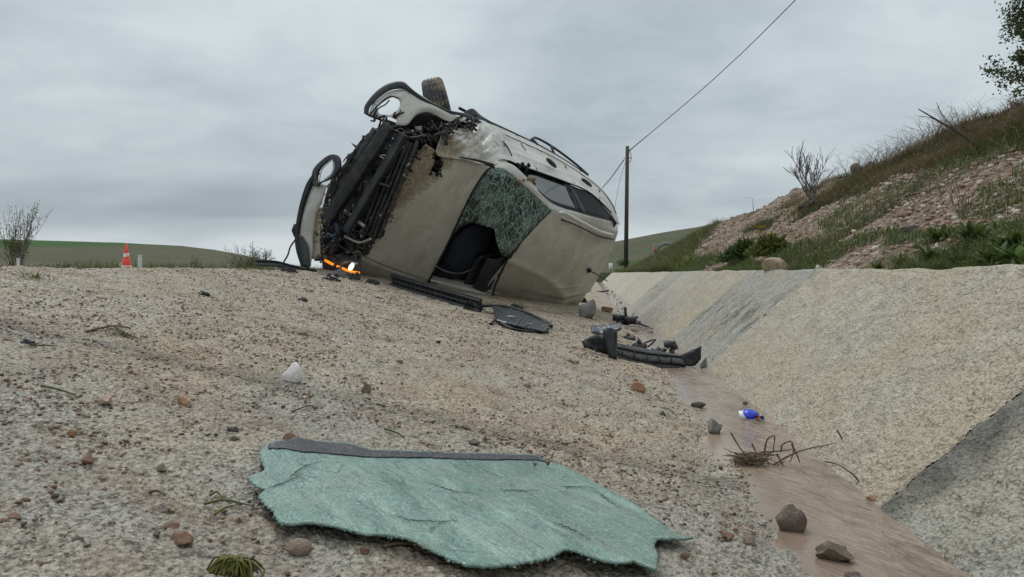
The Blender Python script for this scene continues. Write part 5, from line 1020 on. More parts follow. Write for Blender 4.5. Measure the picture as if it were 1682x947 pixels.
def f_glass(t, b, out):
    P = t.n('ShaderNodeTexCoord').outputs['Object']; W_ = t.n('ShaderNodeVectorMath', operation='ADD', i={0: P, 1: t.n('ShaderNodeVectorMath', operation='SCALE', i={0: t.noise(P, 14, 4, out=1), 'Scale': .03}).outputs[0]}).outputs[0]
    big = t.noise(t.mapping(P, scale=(1, .6, 1), rot=(0, 0, -.5)), 4, 5, .65, .6); e = t.vor(W_, 170, 'DISTANCE_TO_EDGE'); col = t.sep(t.vor(W_, 210, out='Color'))
    c = t.mix(t.ramp(big, (.32, 0), (.66, 1)), (.105, .19, .158), (.205, .335, .285)); c = t.mix(t.math('MULTIPLY', t.ramp(e, (0, 1), (.13, 0)), .35), c, (.30, .42, .37))
    c = t.mix(t.math('MULTIPLY', t.ramp(col[0], (.62, 0), (.95, 1)), .38), c, (.09, .16, .135)); c = t.mix(t.math('MULTIPLY', t.ramp(col[1], (.84, 0), (.97, 1)), .35), c, (.38, .50, .45))
    cr = t.vor(t.mapping(W_, scale=(1, 2.6, 1), rot=(0, 0, -.65)), 7, 'DISTANCE_TO_EDGE'); c = t.mix(t.math('MULTIPLY', t.ramp(cr, (0, 1), (.022, 0)), t.ramp(t.noise(P, 6, 3), (.45, 0), (.55, .8))), c, (.045, .075, .065))
    dirt = t.noise(P, 9, 5, .7, .3); c = t.mix(t.math('MULTIPLY', t.ramp(dirt, (.50, 0), (.72, 1)), .6), c, (.23, .225, .18)); st_ = t.noise(t.mapping(t.mapping(P, rot=(0, 0, -.72)), scale=(6, 1.3, 1)), 2.6, 6, .68, .5); c = t.mix(t.math('MULTIPLY', t.ramp(st_, (.54, 0), (.66, 1)), .6), c, (.36, .48, .42)); ck = t.ramp(t.vor(W_, 48, 'DISTANCE_TO_EDGE'), (0, 1), (.05, 0)); c = t.mix(t.math('MULTIPLY', ck, .45), c, (.40, .52, .46)); fl = t.noise(t.mapping(t.mapping(P, rot=(0, 0, -.85)), scale=(75, 14, 1)), 1, 3, .7, .8); c = t.mix(t.math('MULTIPLY', t.ramp(fl, (.56, 0), (.64, 1)), .5), c, (.06, .11, .095)); c = t.mix(t.math('MULTIPLY', t.ramp(st_, (.30, 1), (.46, 0)), .6), c, (.075, .13, .11)); xx, yy, zz_ = t.sep(P)
    L(t, c, b.inputs['Base Color']); L(t, t.bump(t.math('ADD', t.ramp(e, (0, 0), (.15, 1)), t.math('MULTIPLY', col[0], .6)), .55, .003), b.inputs['Normal']); L(t, t.maprange(dirt, .4, .65, .26, .6), b.inputs['Roughness'])
M_GL = mat('crazed green laminated glass', f_glass, rough=.3)
M_FRIT = mat('dark blue frit band', lambda t, b, o: (L(t, t.mix(t.ramp(t.noise(t.n('ShaderNodeTexCoord').outputs['Object'], 130, 5, .8), (.5, 0), (.66, 1)), (.014, .017, .025), (.115, .12, .135)), b.inputs['Base Color']), L(t, t.bump(t.noise(t.n('ShaderNodeTexCoord').outputs['Object'], 120, 4, .8), .8, .004), b.inputs['Normal'])), rough=.4)
M_GE = mat('pale broken glass edge', lambda t, b, o: L(t, t.mix(t.noise(t.n('ShaderNodeTexCoord').outputs['Object'], 60, 4, .8), (.20, .21, .16), (.38, .42, .35)), b.inputs['Base Color']), rough=.5)
gs = empty('broken_windscreen', gp(760, 840), label='large torn sheet of crazed green windscreen glass lying on the slope', cat='windscreen')
def ch_(o, par): o.parent = par; o.matrix_parent_inverse = Matrix.Translation(-par.location); return o
ch_(plane_sheet('glass_sheet', poly, .0085, sheet_z, M_GL, None, .0035, DZ), gs)
frit = [(440, 746), (440, 741), (470, 735), (487, 723), (525, 727), (575, 731), (612, 741), (700, 741), (800, 744), (880, 748), (897, 757), (925, 765), (905, 759), (880, 755), (800, 754), (700, 752), (620, 752), (560, 750), (500, 754), (470, 748)]
fp = np.array([gp(x, y, DZ + .004)[:2] for x, y in refine(frit, 5, 1.3)]); ch_(plane_sheet('frit_band', fp, .0065, lambda X, Y: sheet_z(X, Y) + .0012 * np.abs(fbm(X * 60, Y * 60, 210, 3)) * 3, M_FRIT, None, .0012, DZ + .004), gs)
A_ = Acc(); rg_ = np.random.default_rng(6)
i0 = [k for k, (x, y) in enumerate(refine(OUT, 4, .7))]; rp = refine(OUT, 4, .7)
for k, (x, y) in enumerate(rp):
    if y > 765 and (y > 850 or x < 560) or x > 1060:
        p = poly[k]; z = -H0 - SL * p[0] + DZ + float(sheet_z(np.array(p[0]), np.array(p[1]))) + .003
        for q in range(k % 2 == 0): clod(A_, [p[0] + rg_.normal(0, .003), p[1] + rg_.normal(0, .003), z - .002 + rg_.normal(0, .001)], .0008 + .0016 * rg_.random() ** 2, k * 3 + q, 6, rough=.9)
o = A_.build('broken_edge', M_GL, None, smooth=False); o['kind'] = 'stuff'; ch_(o, gs)
A_ = Acc()
for P in ([(640, 850), (690, 862), (752, 868)], [(700, 800), (742, 808), (775, 812)], [(920, 800), (950, 799), (975, 800)], [(905, 860), (930, 868), (972, 889)], [(470, 790), (500, 772), (530, 768)], [(975, 803), (1000, 822), (1020, 834)], [(820, 806), (850, 808), (888, 806)], [(430, 806), (470, 792), (500, 780)]):
    V = []
    for x, y in P: p = gp(x, y, DZ + .006); V.append([p[0], p[1], -H0 - SL * p[0] + DZ + .0058 + float(sheet_z(np.array(p[0]), np.array(p[1])))])
    V = cr_curve(V, 40); V[1:-1] += np.stack([rg_.normal(0, .0012, 38), rg_.normal(0, .003, 38), np.zeros(38)], -1); A_ = Acc().tube(V, [.0002, .0009, .0006, .0002], 4); ch_(A_.build('crack', mat('dark fracture line', col=(.03, .05, .045)), None), gs)  # dark fracture lines laid over the glass as thin tubes
# foam / plastic dome
p = gp(478, 627); k_ = float(p @ FW) / F; V, Fc = ico(3, 5, .12); V = V * [20 * k_, 14 * k_, 19 * k_]; V[:, 0] *= (1 - .25 * np.clip(V[:, 2] / (19 * k_), -1, 1)); V[:, 2] = np.where(V[:, 2] < -.3 * 19 * k_, -.3 * 19 * k_, V[:, 2]); V[:, 0] += V[:, 2] * .25; V[:, 2] += .3 * 19 * k_ + .0
def f_foam(t, b, out):
    P = t.n('ShaderNodeTexCoord').outputs['Object']; L(t, t.mix(t.ramp(t.vor(P, 190), (.1, 1), (.5, 0)), (.62, .62, .60), (.80, .80, .79)), b.inputs['Base Color']); L(t, t.bump(t.vor(P, 190), .6, .003), b.inputs['Normal'])
V[:, 2] *= 1.35; o = npmesh('foam_chunk', V, Fc, mat('white foam', f_foam, rough=.5, Subsurface_Weight=.2)); o.location = p; tag(o, 'white domed chunk of plastic foam standing on the slope', 'foam chunk')
# individual stones ---------------------------------------------------------------------
for a in ((600, 645, 17, 18, S_BR, 'upright brown stone right of the white foam chunk'), (1048, 644, 26, 17, S_OR, 'orange brown stone lying alone above the blue wrapper'), (488, 911, 46, 25, S_BR, 'large brown stone below the left end of the glass sheet'),
          (293, 895, 40, 20, S_RED, 'long rust brown stone at the lower left'), (473, 738, 28, 26, S_RED, 'wedge shaped brown stone at the top left corner of the glass sheet'), (263, 774, 19, 13, S_BR, 'small grey brown stone left of the glass sheet'), (141, 762, 22, 15, S_RED, 'reddish stone at the left, under the mid slope'),
          (169, 664, 26, 15, S_TAN, 'tan stone below the green leaf at the left'), (300, 665, 22, 13, S_OR, 'orange yellow chip between the tan stone and the foam'), (279, 868, 28, 10, S_RED, 'flat reddish chip just above the long rust brown stone'), (778, 730, 20, 8, S_DK, 'flat dark chip just above the middle of the glass'),
          (525, 779, 9, 7, S_DK, 'dark pebble lying on the left part of the glass sheet'), (899, 782, 8, 8, S_RED, 'small red pebble lying on the right part of the glass sheet'), (878, 784, 7, 6, S_BR, 'tiny brown pebble left of the red one on the glass'), (1125, 917, 15, 11, S_RED, 'small rust stone right of the torn end of the glass'),
          (1193, 884, 26, 10, S_RED, 'flat red brown stone between the glass and the water'), (1230, 896, 22, 16, S_BR, 'brown stone near the water edge below the flat red one'), (390, 862, 15, 13, S_RED, 'rust stone next to the green twig'), (280, 842, 14, 11, S_TAN, 'tan pebble above the flat reddish chip'),
          (380, 709, 20, 10, S_DK, 'dark chip left of the wedge shaped stone, upper one'), (384, 725, 20, 9, S_DK, 'dark chip left of the wedge shaped stone, lower one'), (116, 716, 15, 11, S_OR, 'orange red pebble at the left above the reddish stone'), (1088, 683, 12, 9, S_DK, 'dark pebble on the slope left of the blue wrapper'),
          (866, 636, 12, 6, S_RED, 'small red chip in the middle of the slope'), (655, 597, 12, 6, S_DK, 'dark chip uphill of the upright brown stone'), (226, 913, 13, 9, S_DK, 'dark pebble left of the grass tuft at the bottom'), (130, 892, 16, 9, S_DK, 'dark flat pebble near the lower left corner'), (597, 911, 16, 13, S_RED, 'rust pebble below the glass sheet'), (20, 852, 22, 8, S_RED, 'flat brown stone at the left border'), (22, 745, 10, 7, S_TAN, 'pale pebble near the left border'),
          (1030, 905, 10, 8, S_TAN, 'tan pebble in front of the torn notch of the glass'), (706, 940, 12, 9, S_WH, 'white pebble at the bottom edge below the glass'), (470, 690, 20, 9, S_PK, 'pinkish chip above the wedge shaped stone')):
    rock(*a, rough=.28, sub=3, dep=.75, name='stone')
for o in list(COL.objects):
    if o.get('label', '').find('of the glass sheet') > 0 and 'lying on' in o.get('label', '') or 'on the glass' in o.get('label', ''): o.location.z += .024
rock(1176, 712, 26, 25, S_GY, 'grey brown stone standing at the left edge of the water', where='water', sink=.3); rock(1301, 872, 52, 42, S_WET, 'dark wet rock in the water right of the glass', where='water', dep=.7, sink=.25, seed=5); rock(1375, 921, 62, 30, S_WET, 'flat wet rock in the water nearest the camera', where='water', dep=.6, sink=.3, seed=8); rock(1405, 952, 34, 12, S_WET, 'wet rock cut by the bottom edge of the picture', where='water', dep=.6, sink=.3)
rock(962, 522, 30, 33, S_GY, 'grey striped boulder at the rear corner of the car', 'boulder', 'boulder', dep=.7, seed=21); rock(998, 518, 21, 15, S_OR, 'orange brown rock in the ditch behind the grey boulder', where='water', seed=23); rock(1432, 822, 16, 8, S_OR, 'rusty stone wedged at the foot of the wall joint', where='water', seed=24)
rock(1225, 664, 9, 5, S_DK, 'tiny dark stone at the foot of the wall above the blue wrapper', where='water'); rock(1148, 670, 26, 10, S_DK, 'dark flat clod at the water edge above the grey brown stone', where='water', dep=.6)
# black fragments
def frag(px, py, wpx, hpx, label, seed, m=M_PLAS, name='plastic_fragment'):
    p = gp(px, py); k_ = float(p @ FW) / F; rg_ = np.random.default_rng(seed); A_ = Acc(); w_ = wpx * k_ / 2; h_ = hpx * k_ / 2; a = rg_.normal(0, .3)
    A_.box([0, 0, h_ * .55], [w_, w_ * .2 * a, h_ * .1], [-.1 * w_, w_ * .35, 0], [0, 0, h_ * .32]); A_.box([w_ * .2, 0, h_ * 1.1], [w_ * .55, 0, -h_ * .15], [0, w_ * .25, 0], [0, h_ * .1, h_ * .4]); A_.tube([[-w_ * .8, 0, h_], [-w_ * .3, 0, h_ * 1.6], [w_ * .1, 0, h_ * 1.1]], h_ * .22, 6, n=8)
    o = A_.build(name, m, None, smooth=False); o.location = p; md = o.modifiers.new('edges', 'BEVEL'); md.width = .001; o.rotation_euler = (0, math.atan(SL), rg_.normal(0, .3)); return tag(o, label, 'plastic fragment')
frag(335, 486, 20, 9, 'black plastic fragment high on the slope below the cone', 1); frag(46, 566, 28, 11, 'black plastic fragment at the left with a curled top', 2); frag(498, 494, 20, 8, 'black plastic fragment in front of the black strip', 3); frag(155, 563, 12, 5, 'smaller dark fragment right of the curled one', 4); frag(1180, 560, 1, 1, 'x', 5) if False else None
# twigs and leaves
def twig(pts, r, m, label, cat='twig', name='twig', extra=(), lift=.006):
    p0 = gp(*pts[0]); A_ = Acc()
    for P in [pts] + list(extra): V = [gp(x, y) - p0 + [0, 0, lift + (.004 if 0 < i < len(P) - 1 else 0)] for i, (x, y) in enumerate(P)]; A_.tube(V, np.linspace(r, r * .5, 12), 5, n=12)
    o = A_.build(name, m); o.location = p0; return tag(o, label, cat)
twig([(335, 834), (370, 832), (410, 836)], .0022, G_YG, 'bright green stem lying left of the glass sheet', 'stem', 'green_stem', [[(345, 820), (356, 818), (366, 826)], [(352, 852), (368, 846), (384, 836)]])
twig([(68, 638), (90, 646), (122, 652)], .0028, G_GR, 'green blade of grass at the left above the tan stone', 'stem', 'green_stem'); twig([(632, 708), (648, 716), (664, 722)], .003, G_GR, 'green blade above the dark band of the glass', 'stem', 'green_stem'); twig([(44, 573), (70, 573), (93, 572)], .0025, M_TWIG, 'straight dark twig beside the curled black fragment')
twig([(140, 548), (165, 544), (190, 540), (215, 542)], .004, M_TWIG, 'dry twig with green tips at the upper left', extra=[[(190, 540), (205, 552), (225, 558)]]); twig([(480, 680), (500, 675), (520, 668)], .002, G_OL, 'thin olive stem above the wedge shaped stone', 'stem', 'green_stem')
twig([(630, 905), (655, 903), (695, 902)], .003, M_TWIG, 'dry twig with a yellow leaf below the glass sheet', extra=[[(630, 905), (645, 897), (665, 896)]]); twig([(245, 815), (258, 817), (272, 820)], .0025, M_TWIG, 'short thin twig left of the bright green stem'); twig([(462, 535), (468, 545), (474, 552)], .002, M_TWIG, 'tiny twig near the middle of the slope')
twig([(1085, 672), (1100, 676), (1112, 686)], .002, G_OL, 'olive stem near the water below the broken bar', 'stem', 'green_stem')
def tuft(px, py, n, h, label, seed, m=G_OL, flat=1.3):
    p = gp(px, py); rg_ = np.random.default_rng(seed); P = np.stack([rg_.normal(0, h * .35, n), rg_.normal(0, h * .25, n), np.zeros(n) - .002], -1); P[:, 2] -= SL * P[:, 0]; V, Fc = blades(P, h * rg_.uniform(.5, 1, n), h * .06 + 0 * P[:, 0], flat + rg_.random(n), rg_, 3); o = npmesh('grass_tuft', V, Fc, m); o.location = p; return tag(o, label, 'grass tuft')
for k, (x, y, h, lab) in enumerate(((200, 552, .05, 'small green grass tuft by the dry twig at upper left'), (500, 550, .045, 'grass tuft in the middle of the upper slope'), (700, 520, .05, 'tiny grass tuft in front of the black slatted strip'), (60, 458, .07, 'grass tuft on the crest at far left'), (640, 560, .03, 'sparse green tuft halfway between strip and foam'), (150, 480, .03, 'sparse olive tuft below the crest at left'), (940, 595, .05, 'reddish brown tuft left of the broken bar'))):
    tuft(x, y, 46, h, lab, k, (G_OL, G_YG, G_DRY, G_YG, G_GR, G_DRY, mat('rusty straw', col=(.22, .10, .05), rough=.9))[k])
# mossy root tuft at the bottom
p = gp(384, 944); A_ = Acc(); rg_ = np.random.default_rng(19); k_ = p[1] / F
for k in range(120):
    a = rg_.normal(-.2, .7); l_ = rg_.uniform(25, 48) * k_; x0 = rg_.normal(5, 7) * k_; P = [[x0, 0, 26 * k_], [x0 + math.sin(a) * l_ * .5, rg_.normal(0, 6) * k_, 28 * k_ + rg_.normal(0, 3) * k_], [x0 + math.sin(a) * l_, rg_.normal(0, 8) * k_ - .005, 6 * k_], [x0 + math.sin(a) * l_ * 1.1, -.01, 0]]; A_.tube(P, [.0012, .0016, .0013, .0006], 4, n=7)
o = A_.build('blades', leafmat('moss green straw', (.12, .13, .03), (.22, .21, .06))); rt = empty('uprooted_tuft', p, label='uprooted tuft of mossy green grass at the bottom edge', cat='grass tuft'); o.parent = rt
A_ = Acc(); [clod(A_, [rg_.normal(6, 6) * k_, .01, 10 * k_ + rg_.normal(0, 4) * k_], 9 * k_, k, 8, rough=.9) for k in range(8)]; A_.build('root_ball', S_DK, rt); Acc().tube([[10 * k_, 0, 32 * k_], [28 * k_, 0, 24 * k_], [38 * k_, 0, 12 * k_], [44 * k_, 0, 6 * k_]], .0018, 5, n=12).tube([[22 * k_, 0, 22 * k_], [30 * k_, 0, 30 * k_], [38 * k_, 0, 34 * k_]], .0018, 5, n=8).build('root', M_TWIG, rt)
# branch caught in the water ---------------------------------------------------------------
def wp(px, py, z=-D0): r = ray(px, py); return r * (z / r[2])
p0 = wp(1235, 762); Yb = p0[1]
def bp(px, py, dy=0): return ray(px, py) * (Yb + dy) - p0
br = empty('branch_litter', p0, label='tangle of bare twigs and straw caught across the water channel', cat='branch'); A_ = Acc()
for P in ([(1168, 770), (1210, 770), (1262, 768), (1290, 757)], [(1262, 768), (1310, 742), (1368, 728)], [(1256, 740), (1260, 722), (1272, 716), (1270, 740)], [(1283, 742), (1285, 730), (1300, 725), (1303, 742), (1298, 758)], [(1200, 710), (1215, 735), (1228, 752)], [(1300, 728), (1308, 745), (1314, 760)], [(1235, 728), (1243, 745)], [(1345, 762), (1375, 740), (1405, 720), (1445, 690)], [(1375, 706), (1384, 722), (1392, 740)], [(1350, 762), (1372, 750), (1395, 728)], [(1276, 745), (1284, 760), (1290, 768)], [(1230, 778), (1250, 776), (1262, 770)], [(1250, 742), (1275, 741), (1300, 738)]):
    A_.tube([bp(x, y, .10 * (x > 1340)) for x, y in P], np.linspace(.0028, .0014, 16), 5, n=16)
A_.build('twigs', M_TWIG, br); A_ = Acc()
for k in range(150): q = bp(rg_.uniform(1206, 1258), rg_.uniform(744, 766), rg_.uniform(-.03, .03)); d_ = rg_.normal(0, 1, 3) * [.022, .012, .006]; A_.tube([q - d_, q + rg_.normal(0, .002, 3), q + d_], .0010, 4)
A_.build('straw', G_DRY, br); A_ = Acc(); [clod(A_, bp(rg_.uniform(1212, 1252), 764, 0), .010, k, 8, rough=.8) for k in range(12)]; A_.build('silt', S_DK, br)
twig2 = Acc().tube([wp(x, y, z) for x, y, z in ((1355, 758, -.50), (1375, 762, -.48), (1400, 778, -.49), (1412, 792, -.52))], .0022, 5, n=14).build('twig', M_TWIG); tag(twig2, 'curved twig lying at the foot of the wall right of the branch tangle', 'twig')
# blue and white wrapper in the water
p0 = wp(1233, 689); Yb = p0[1]; wr_ = empty('crushed_wrapper', p0, label='crumpled blue and white wrapper floating at the right side of the water', cat='wrapper'); M_BLUE = mat('blue foil', col=(.01, .045, .55), rough=.25); M_WF = mat('white foil', col=(.75, .77, .82), rough=.3); M_RD = mat('red print', col=(.5, .12, .12))
def crump(name, pl_, m, dy=.0, seed=0):
    P = np.array([bp(x, y, dy + .03 * ((y < 682) - .5)) for x, y in pl_]); c = P.mean(0) + [0, -.012, .006]; n = len(P); V = np.concatenate([P, (P + c) / 2 + np.random.default_rng(seed).normal(0, .004, P.shape), c[None]]); Fc = [(i, (i + 1) % n, n + (i + 1) % n, n + i) for i in range(n)] + [(n + i, n + (i + 1) % n, 2 * n, 2 * n) for i in range(n)]
    A_ = Acc().add(V, np.array(Fc)); o = A_.build(name, m, wr_, smooth=False); md = o.modifiers.new('thickness', 'SOLIDIFY'); md.thickness = .002
crump('blue_panel', [(1220, 673), (1232, 672), (1242, 676), (1248, 682), (1240, 688), (1226, 688), (1219, 683)], M_BLUE); crump('white_panel', [(1213, 685), (1216, 676), (1221, 673), (1222, 681), (1226, 688), (1219, 688)], M_WF, -.004, 2); crump('white_panel', [(1238, 688), (1248, 682), (1254, 685), (1255, 690), (1246, 690)], M_WF, -.006, 3); crump('red_panel', [(1240, 686), (1247, 682), (1249, 685), (1243, 689)], M_RD, -.012, 4); crump('dark_panel', [(1247, 683), (1253, 683), (1255, 687), (1250, 687)], mat('dark blue print', col=(.01, .015, .10)), -.014, 5)
# ------------------------------------------------------------------ car debris
def G3(px, py, h=0.0): return gp(px, py) + np.array([0, 0, h])
def strip_between(name, a, b_, m, par, thick=.006, nt=4, dent=0.0, seed=0):
    n = len(a); G = coons(np.array(a), np.array(b_), cr_curve([a[0], b_[0]], nt), cr_curve([a[-1], b_[-1]], nt)); s, t_ = np.meshgrid(np.linspace(0, 1, n), np.linspace(0, 1, nt))
    if dent: G[..., 2] += dent * fbm(s * 8, t_ * 4, seed, 3)
    o = npmesh(name, G.reshape(-1, 3) - par_loc(par), gridfaces(nt, n), m, par); md = o.modifiers.new('thickness', 'SOLIDIFY'); md.thickness = thick; md.offset = 0; return o
def par_loc(p): return np.array(p.location) if p is not None else 0
def rel(P, par): return [np.asarray(q) - par_loc(par) for q in P]
# slatted grille strip lying under the roof edge
g0 = empty('grille_strip', gp(715, 488), label='long black slatted grille strip lying along the underside of the car', cat='grille')
line = [(640, 468), (680, 481), (720, 493), (760, 505), (788, 514)]; base = cr_curve([G3(*p) for p in line], 40); offs = np.array([.0, .05, 0])
Acc().tube(rel(base + [0, 0, .010], g0), .011, 6).tube(rel(base + [0, -.012, .002], g0), .007, 6).build('lower_rail', M_PLAS, g0)
Acc().tube(rel(base + [0, .045, .082], g0), .013, 6).tube(rel(base + [.005, .06, .097], g0), .008, 6).build('upper_rail', M_PLAS, g0)
Acc().tube(rel(base[:34] + [0, .03, .045], g0), .0045, 5).build('middle_rail', M_GPLAS, g0)
for k in range(1, 38, 2): q = base[k]; Acc().tube(rel([q + [0, 0, .012], q + [0, .02, .036], q + [0, .045, .080]], g0), .0038, 5).build('slat', M_PLAS, g0)
strip_between('backing_plate', base + [0, .06, .0], base + [0, .068, .085], M_DARK, g0, nt=3)
for k, (x, y) in enumerate(((742, 492), (752, 489))): box_part('clip', M_METAL if k == 0 else M_GPLAS, g0, gp(x, y) - par_loc(g0) + [0, -.01, .035], (.012, 0, 0), (0, .008, 0), (0, 0, .012), .002)
# pipe coupling at its end
g1 = empty('pipe_coupling', gp(785, 512), label='grimy round coupling and hose end beside the slatted strip', cat='car part')
for k, (dx, r_) in enumerate(((-.10, .034), (-.075, .037), (-.045, .034), (0, .040))):
    c = np.array([dx, .03, .040]); th = np.linspace(0, 2 * math.pi, 20); Acc().tube([c + [0.3 * r_ * math.sin(q), r_ * math.cos(q) * .5, r_ * math.sin(q)] for q in th], .006, 6).build('ring', M_PLAS if k < 3 else M_GRIME, g1)
A_ = Acc(); clod(A_, [0, .03, .036], .042, 3, 14, (.9, .8, .9), .3); A_.build('coupling_body', M_GRIME, g1); box_part('tag', M_METAL, g1, (.045, .0, .02), (.008, 0, 0), (0, .004, 0), (0, 0, .014), .001)
# flat cover
g2 = empty('undertray', gp(850, 535), label='flat black undertray with pale scuffs lying before the roof of the car', cat='undertray')
pa = [G3(808, 513, .055), G3(840, 518, .055), G3(872, 527, .045), G3(905, 539, .04)]; pb2 = [G3(816, 534, .03), G3(840, 540, .025), G3(866, 545, .022), G3(894, 550, .020)]
M_SLAB = mat('grey blue plastic panel', lambda t, b, o: (L(t, t.mix(t.ramp(t.noise(t.n('ShaderNodeTexCoord').outputs['Object'], 16, 5, .7), (.45, 0), (.7, 1)), (.018, .023, .032), (.05, .057, .066)), b.inputs['Base Color'])), rough=.3)
strip_between('panel', cr_curve(pa, 30), cr_curve(pb2, 30), M_SLAB, g2, .008, 10, .008, 3)
Acc().tube(rel(cr_curve([G3(790, 513, .05), G3(820, 515, .06), G3(850, 521, .06), G3(880, 531, .05), G3(906, 543, .03)], 30), g2), .013, 6).build('rim', M_PLAS, g2)
Acc().tube(rel(cr_curve([G3(806, 535, .012), G3(815, 532, .025), G3(835, 541, .015), G3(858, 546, .012), G3(900, 547, .008)], 30), g2), [.010] * 30, 6).build('bent_edge', M_PLAS, g2)
for k in range(3): f_ = .25 + k * .2; a = cr_curve(pa, 30)[int(f_ * 29)]; b_ = cr_curve(pb2, 30)[int(f_ * 29)]; Acc().tube(rel([a + [0, 0, .008], (a + b_) / 2 + [0, 0, .008], b_ + [0, 0, .008]], g2), .004, 5).build('rib', M_GPLAS, g2)
for k, (x, y) in enumerate(((840, 531), (872, 541), (893, 543))):
    q = gp(x, y) - par_loc(g2) + [0, -.02, (.050, .040, .036)[k]]; A_ = Acc(); clod(A_, q, (.028, .016, .014)[k], k, 10, (1, .8, .15), .7); A_.build('scuff', mat('pale scuff', col=(.42, .40, .34), rough=.7), g2)
g3 = frag(848, 511, 26, 12, 'small black block lying against the roof edge of the car', 8); g3.location.z += .01
frag(958, 498, 10, 12, 'black scrap on top of the grey boulder', 9)
# black strip at the front left of the car
g4 = empty('trim_strip', gp(470, 444), label='long bent black trim strip lying on the crest in front of the car', cat='trim strip')
def cz(px, py, Y): return ray(px, py) * Y
t4 = cr_curve([cz(422, 429, 5.6), cz(455, 431, 5.7), (cz(490, 440, 5.9)), cz(530, 447, 6.1), cz(575, 455, 6.3)], 34)
strip_between('strip', t4, t4 + np.array([.01, -.03, -.030]), M_GPLAS, g4, .01, 4, .01, 5); Acc().tube(rel(t4 + [0, -.01, .006], g4), .010, 6).build('rolled_edge', M_PLAS, g4)
g5 = empty('bent_plate', gp(565, 458), label='bent dark plate under the lit headlamp of the car', cat='plate'); t5 = cr_curve([cz(520, 446, 6.0), cz(545, 444, 6.05), cz(572, 447, 6.1), cz(590, 455, 6.2)], 20)
strip_between('plate', t5, cr_curve([cz(524, 456, 5.9), cz(548, 455, 5.95), cz(572, 459, 6.0), cz(590, 463, 6.05)], 20), M_GRIME, g5, .012, 8, .05, 6); A_ = Acc(); [clod(A_, rel([cz(rg_.uniform(525, 590), rg_.uniform(448, 460), 5.9)], g5)[0], .016, k, 8, rough=.9) for k in range(14)]; A_.build('crumbs', M_GRIME, g5)['kind'] = 'stuff'
for k, (x, y, lab) in enumerate(((545, 461, 'dark shard just below the bent plate'), (475, 447, 'dark shard under the trim strip'), (612, 466, 'dark shard under the lower hood corner'))): frag(x, y, 26, 9, lab, 20 + k)
# broken bar across the ditch
Yd = 5.0
bb = empty('bumper_bar', gp(1000, 585), label='broken black bumper bar lying across the ditch', cat='bumper'); bl_ = par_loc(bb); YB = bl_[1]
def W(px, py, dy=0.0): return ray(px, py) * (YB + dy) - bl_
def bar(name, P1, P2, m, dy=.0, dd=.05, thick=.01, n=24, nt=5, dent=0.0, seed=0):
    a = cr_curve([W(x, y, dy + (q[0] if q else 0)) for x, y, *q in P1], n); b_ = cr_curve([W(x, y, dy + dd * 0 - .02 + (q[0] if q else 0)) for x, y, *q in P2], n); G = coons(a, b_, cr_curve([a[0], b_[0]], nt), cr_curve([a[-1], b_[-1]], nt)); s, t_ = np.meshgrid(np.linspace(0, 1, n), np.linspace(0, 1, nt)); G[..., 1] -= (.02 if not dent else 0) * np.sin(t_ * math.pi) + dent * fbm(s * 7, t_ * 5, seed, 3)
    o = npmesh(name, G.reshape(-1, 3), gridfaces(nt, n), m, bb); md = o.modifiers.new('thickness', 'SOLIDIFY'); md.thickness = thick; md.offset = 0; return o
M_MESH = mat('honeycomb grey plastic', lambda t, b, o: (L(t, t.mix(t.ramp(t.vor(t.n('ShaderNodeTexCoord').outputs['Object'], 60), (.2, 0), (.4, 1)), (.012, .012, .013), (.085, .085, .085)), b.inputs['Base Color'])), rough=.5)
bar('grille_face', [(1014, 571), (1060, 580), (1117, 586)], [(1013, 583), (1060, 594), (1126, 600)], M_MESH); bar('top_flange', [(1012, 564, .05), (1060, 573, .05), (1120, 584, .05)], [(1014, 571), (1060, 580), (1118, 586)], M_PLAS, thick=.008)
bar('flared_end', [(1116, 584), (1134, 576), (1152, 568)], [(1124, 601), (1140, 600), (1151, 590)], M_PLAS, dent=.03, seed=2); bar('upright_bracket', [(990, 541), (1003, 538), (1014, 545)], [(1000, 585), (1006, 590), (1013, 601)], M_GPLAS, dy=-.08, dent=.04, seed=3)
bar('mounting_plate', [(955, 561), (975, 551), (995, 550)], [(960, 570), (985, 578), (1004, 584)], M_PLAS, dy=-.03, dent=.06, seed=4); bar('cover_plate', [(970, 536, .2), (990, 534, .2), (1020, 530, .2)], [(972, 545, .1), (992, 549, .1), (1021, 540, .1)], M_SLAB, dent=.05, seed=5); bar('lower_skirt', [(1013, 586), (1060, 596), (1126, 601)], [(1012, 596, -.05), (1060, 602, -.05), (1110, 604, -.05)], M_PLAS, dent=.03, seed=6)
for k in range(5): x = 1022 + k * 20; y = 571 + (x - 1014) * .148; Acc().tube([W(x, y, -.045), W(x + 1, y + 13, -.045)], .003, 5).build('rib', M_PLAS, bb)
def junk(px, py, w_, h_, label, seed, Ymul=1.0, m=M_PLAS, name='car_fragment'):
    p = wp(px, py); k_ = p[1] / F; rg_ = np.random.default_rng(seed); A_ = Acc(); w_ *= k_ / 2; h_ *= k_ / 2
    for q in range(5):
        c = [rg_.uniform(-.6, .6) * w_, rg_.normal(0, .03), h_ * rg_.uniform(.3, 1.5)]; a = rg_.normal(0, .5); A_.box(c, np.array([math.cos(a), .2, math.sin(a) * .5]) * w_ * rg_.uniform(.3, .6), [0, .03, .005], np.array([-math.sin(a) * .3, 0, 1]) * h_ * rg_.uniform(.15, .4))
    for q in range(4): c = np.array([rg_.uniform(-.8, .8) * w_, 0, h_ * .6]); A_.tube([c, c + [rg_.normal(0, .5) * w_, .02, h_ * rg_.uniform(.1, 1.2)], c + [rg_.normal(0, .8) * w_, .02, h_ * rg_.uniform(-.3, .6)]], .006, 5, n=6)
    o = A_.build(name, m, None, smooth=False); o.location = p; return tag(o, label, 'car fragment')
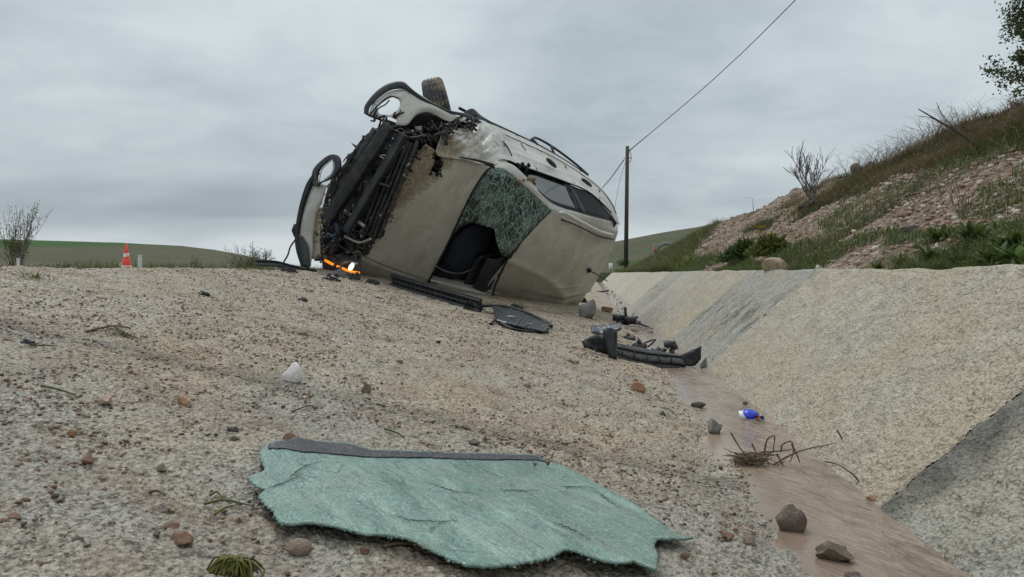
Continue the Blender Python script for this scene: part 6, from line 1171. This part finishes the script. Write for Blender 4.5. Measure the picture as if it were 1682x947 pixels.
junk(1024, 535, 44, 22, 'tangle of black plastic behind the broken bumper bar', 1); junk(1054, 577, 30, 24, 'dark broken part sitting in the water behind the bumper bar', 2, m=M_GRIME); junk(1100, 580, 26, 26, 'black and brown broken part at the foot of the wall', 3, m=M_GRIME); junk(1082, 580, 22, 8, 'flat dark scrap in the water left of the broken part by the wall', 4); junk(1034, 560, 24, 14, 'small grimy scraps between the tangle and the bar', 5, m=M_GRIME)
tag(Acc().tube([wp(1020, 533), wp(1045, 534) + [0, 0, .02], wp(1066, 537)], .010, 6, n=8).build('rod', M_PLAS), 'thin black rod reaching right from the plastic tangle', 'rod'); tag(Acc().tube([wp(960, 479), wp(978, 482) + [0, 0, .03], wp(999, 480) + [0, 0, .05]], [.02, .025, .03], 6).build('stick', M_TWIG), 'dark stick floating in the ditch behind the car', 'stick')
tag(Acc().tube([wp(1028, 521), wp(1027, 521) + [0, 0, .12]], .018, 6).build('peg', M_GRIME), 'short upright peg in the water behind the plastic tangle', 'peg')
tag(strip_between('torn_flap', cr_curve([wp(1150, 600) * 1.0, wp(1160, 594) + [0, 0, .03], wp(1180, 580) + [0, 0, .06]], 12), cr_curve([wp(1152, 606), wp(1165, 600), wp(1182, 584) + [0, 0, .05]], 12), M_DARK, None, .004, 3), 'torn black flap lying up the wall beside the bumper bar', 'flap')
for k, (x, y, w_) in enumerate(((1290, 722, 3),)): pass
n = 240; rg_ = np.random.default_rng(34); x = np.concatenate([rg_.uniform(520, 900, 130), rg_.uniform(930, 1120, 70), rg_.uniform(420, 560, 40)]); y = np.concatenate([458 + (x[:130] - 520) * .16 + rg_.exponential(16, 130), rg_.uniform(545, 625, 70), rg_.uniform(452, 480, 40)]); P = np.array([gp(a, b_) for a, b_ in zip(x, y)]); P = P[P[:, 1] > 1]; scatter('crash_crumbs', P, .006 + .022 * rg_.random(len(P)) ** 3, [M_PLAS, M_GPLAS, S_DK, M_CLEAR], small, 'crumbs of black plastic and glass shaken off the car onto the slope', flat=.35)
n = 260; rg_ = np.random.default_rng(33); x = rg_.uniform(965, 1075, n); y = rg_.uniform(478, 560, n); P = np.array([wp(a, b_) for a, b_ in zip(x, y)]); k = (P[:, 0] < XT - .05) & (P[:, 0] > .25); P = P[k]; scatter('ditch_gravel', P, .008 + .03 * rg_.random(len(P)) ** 2, [S_DK, S_BR, S_GY, S_PK], small, 'stones lying in the water behind the car debris')
for o_ in COL.objects:
    if o_.parent is not None and o_.name.split('.')[0] in ('torn_parts', 'metal_scraps', 'engine_crumbs', 'torn_wing_edge', 'mud_clump', 'torn_bracket'): o_['kind'] = 'stuff'
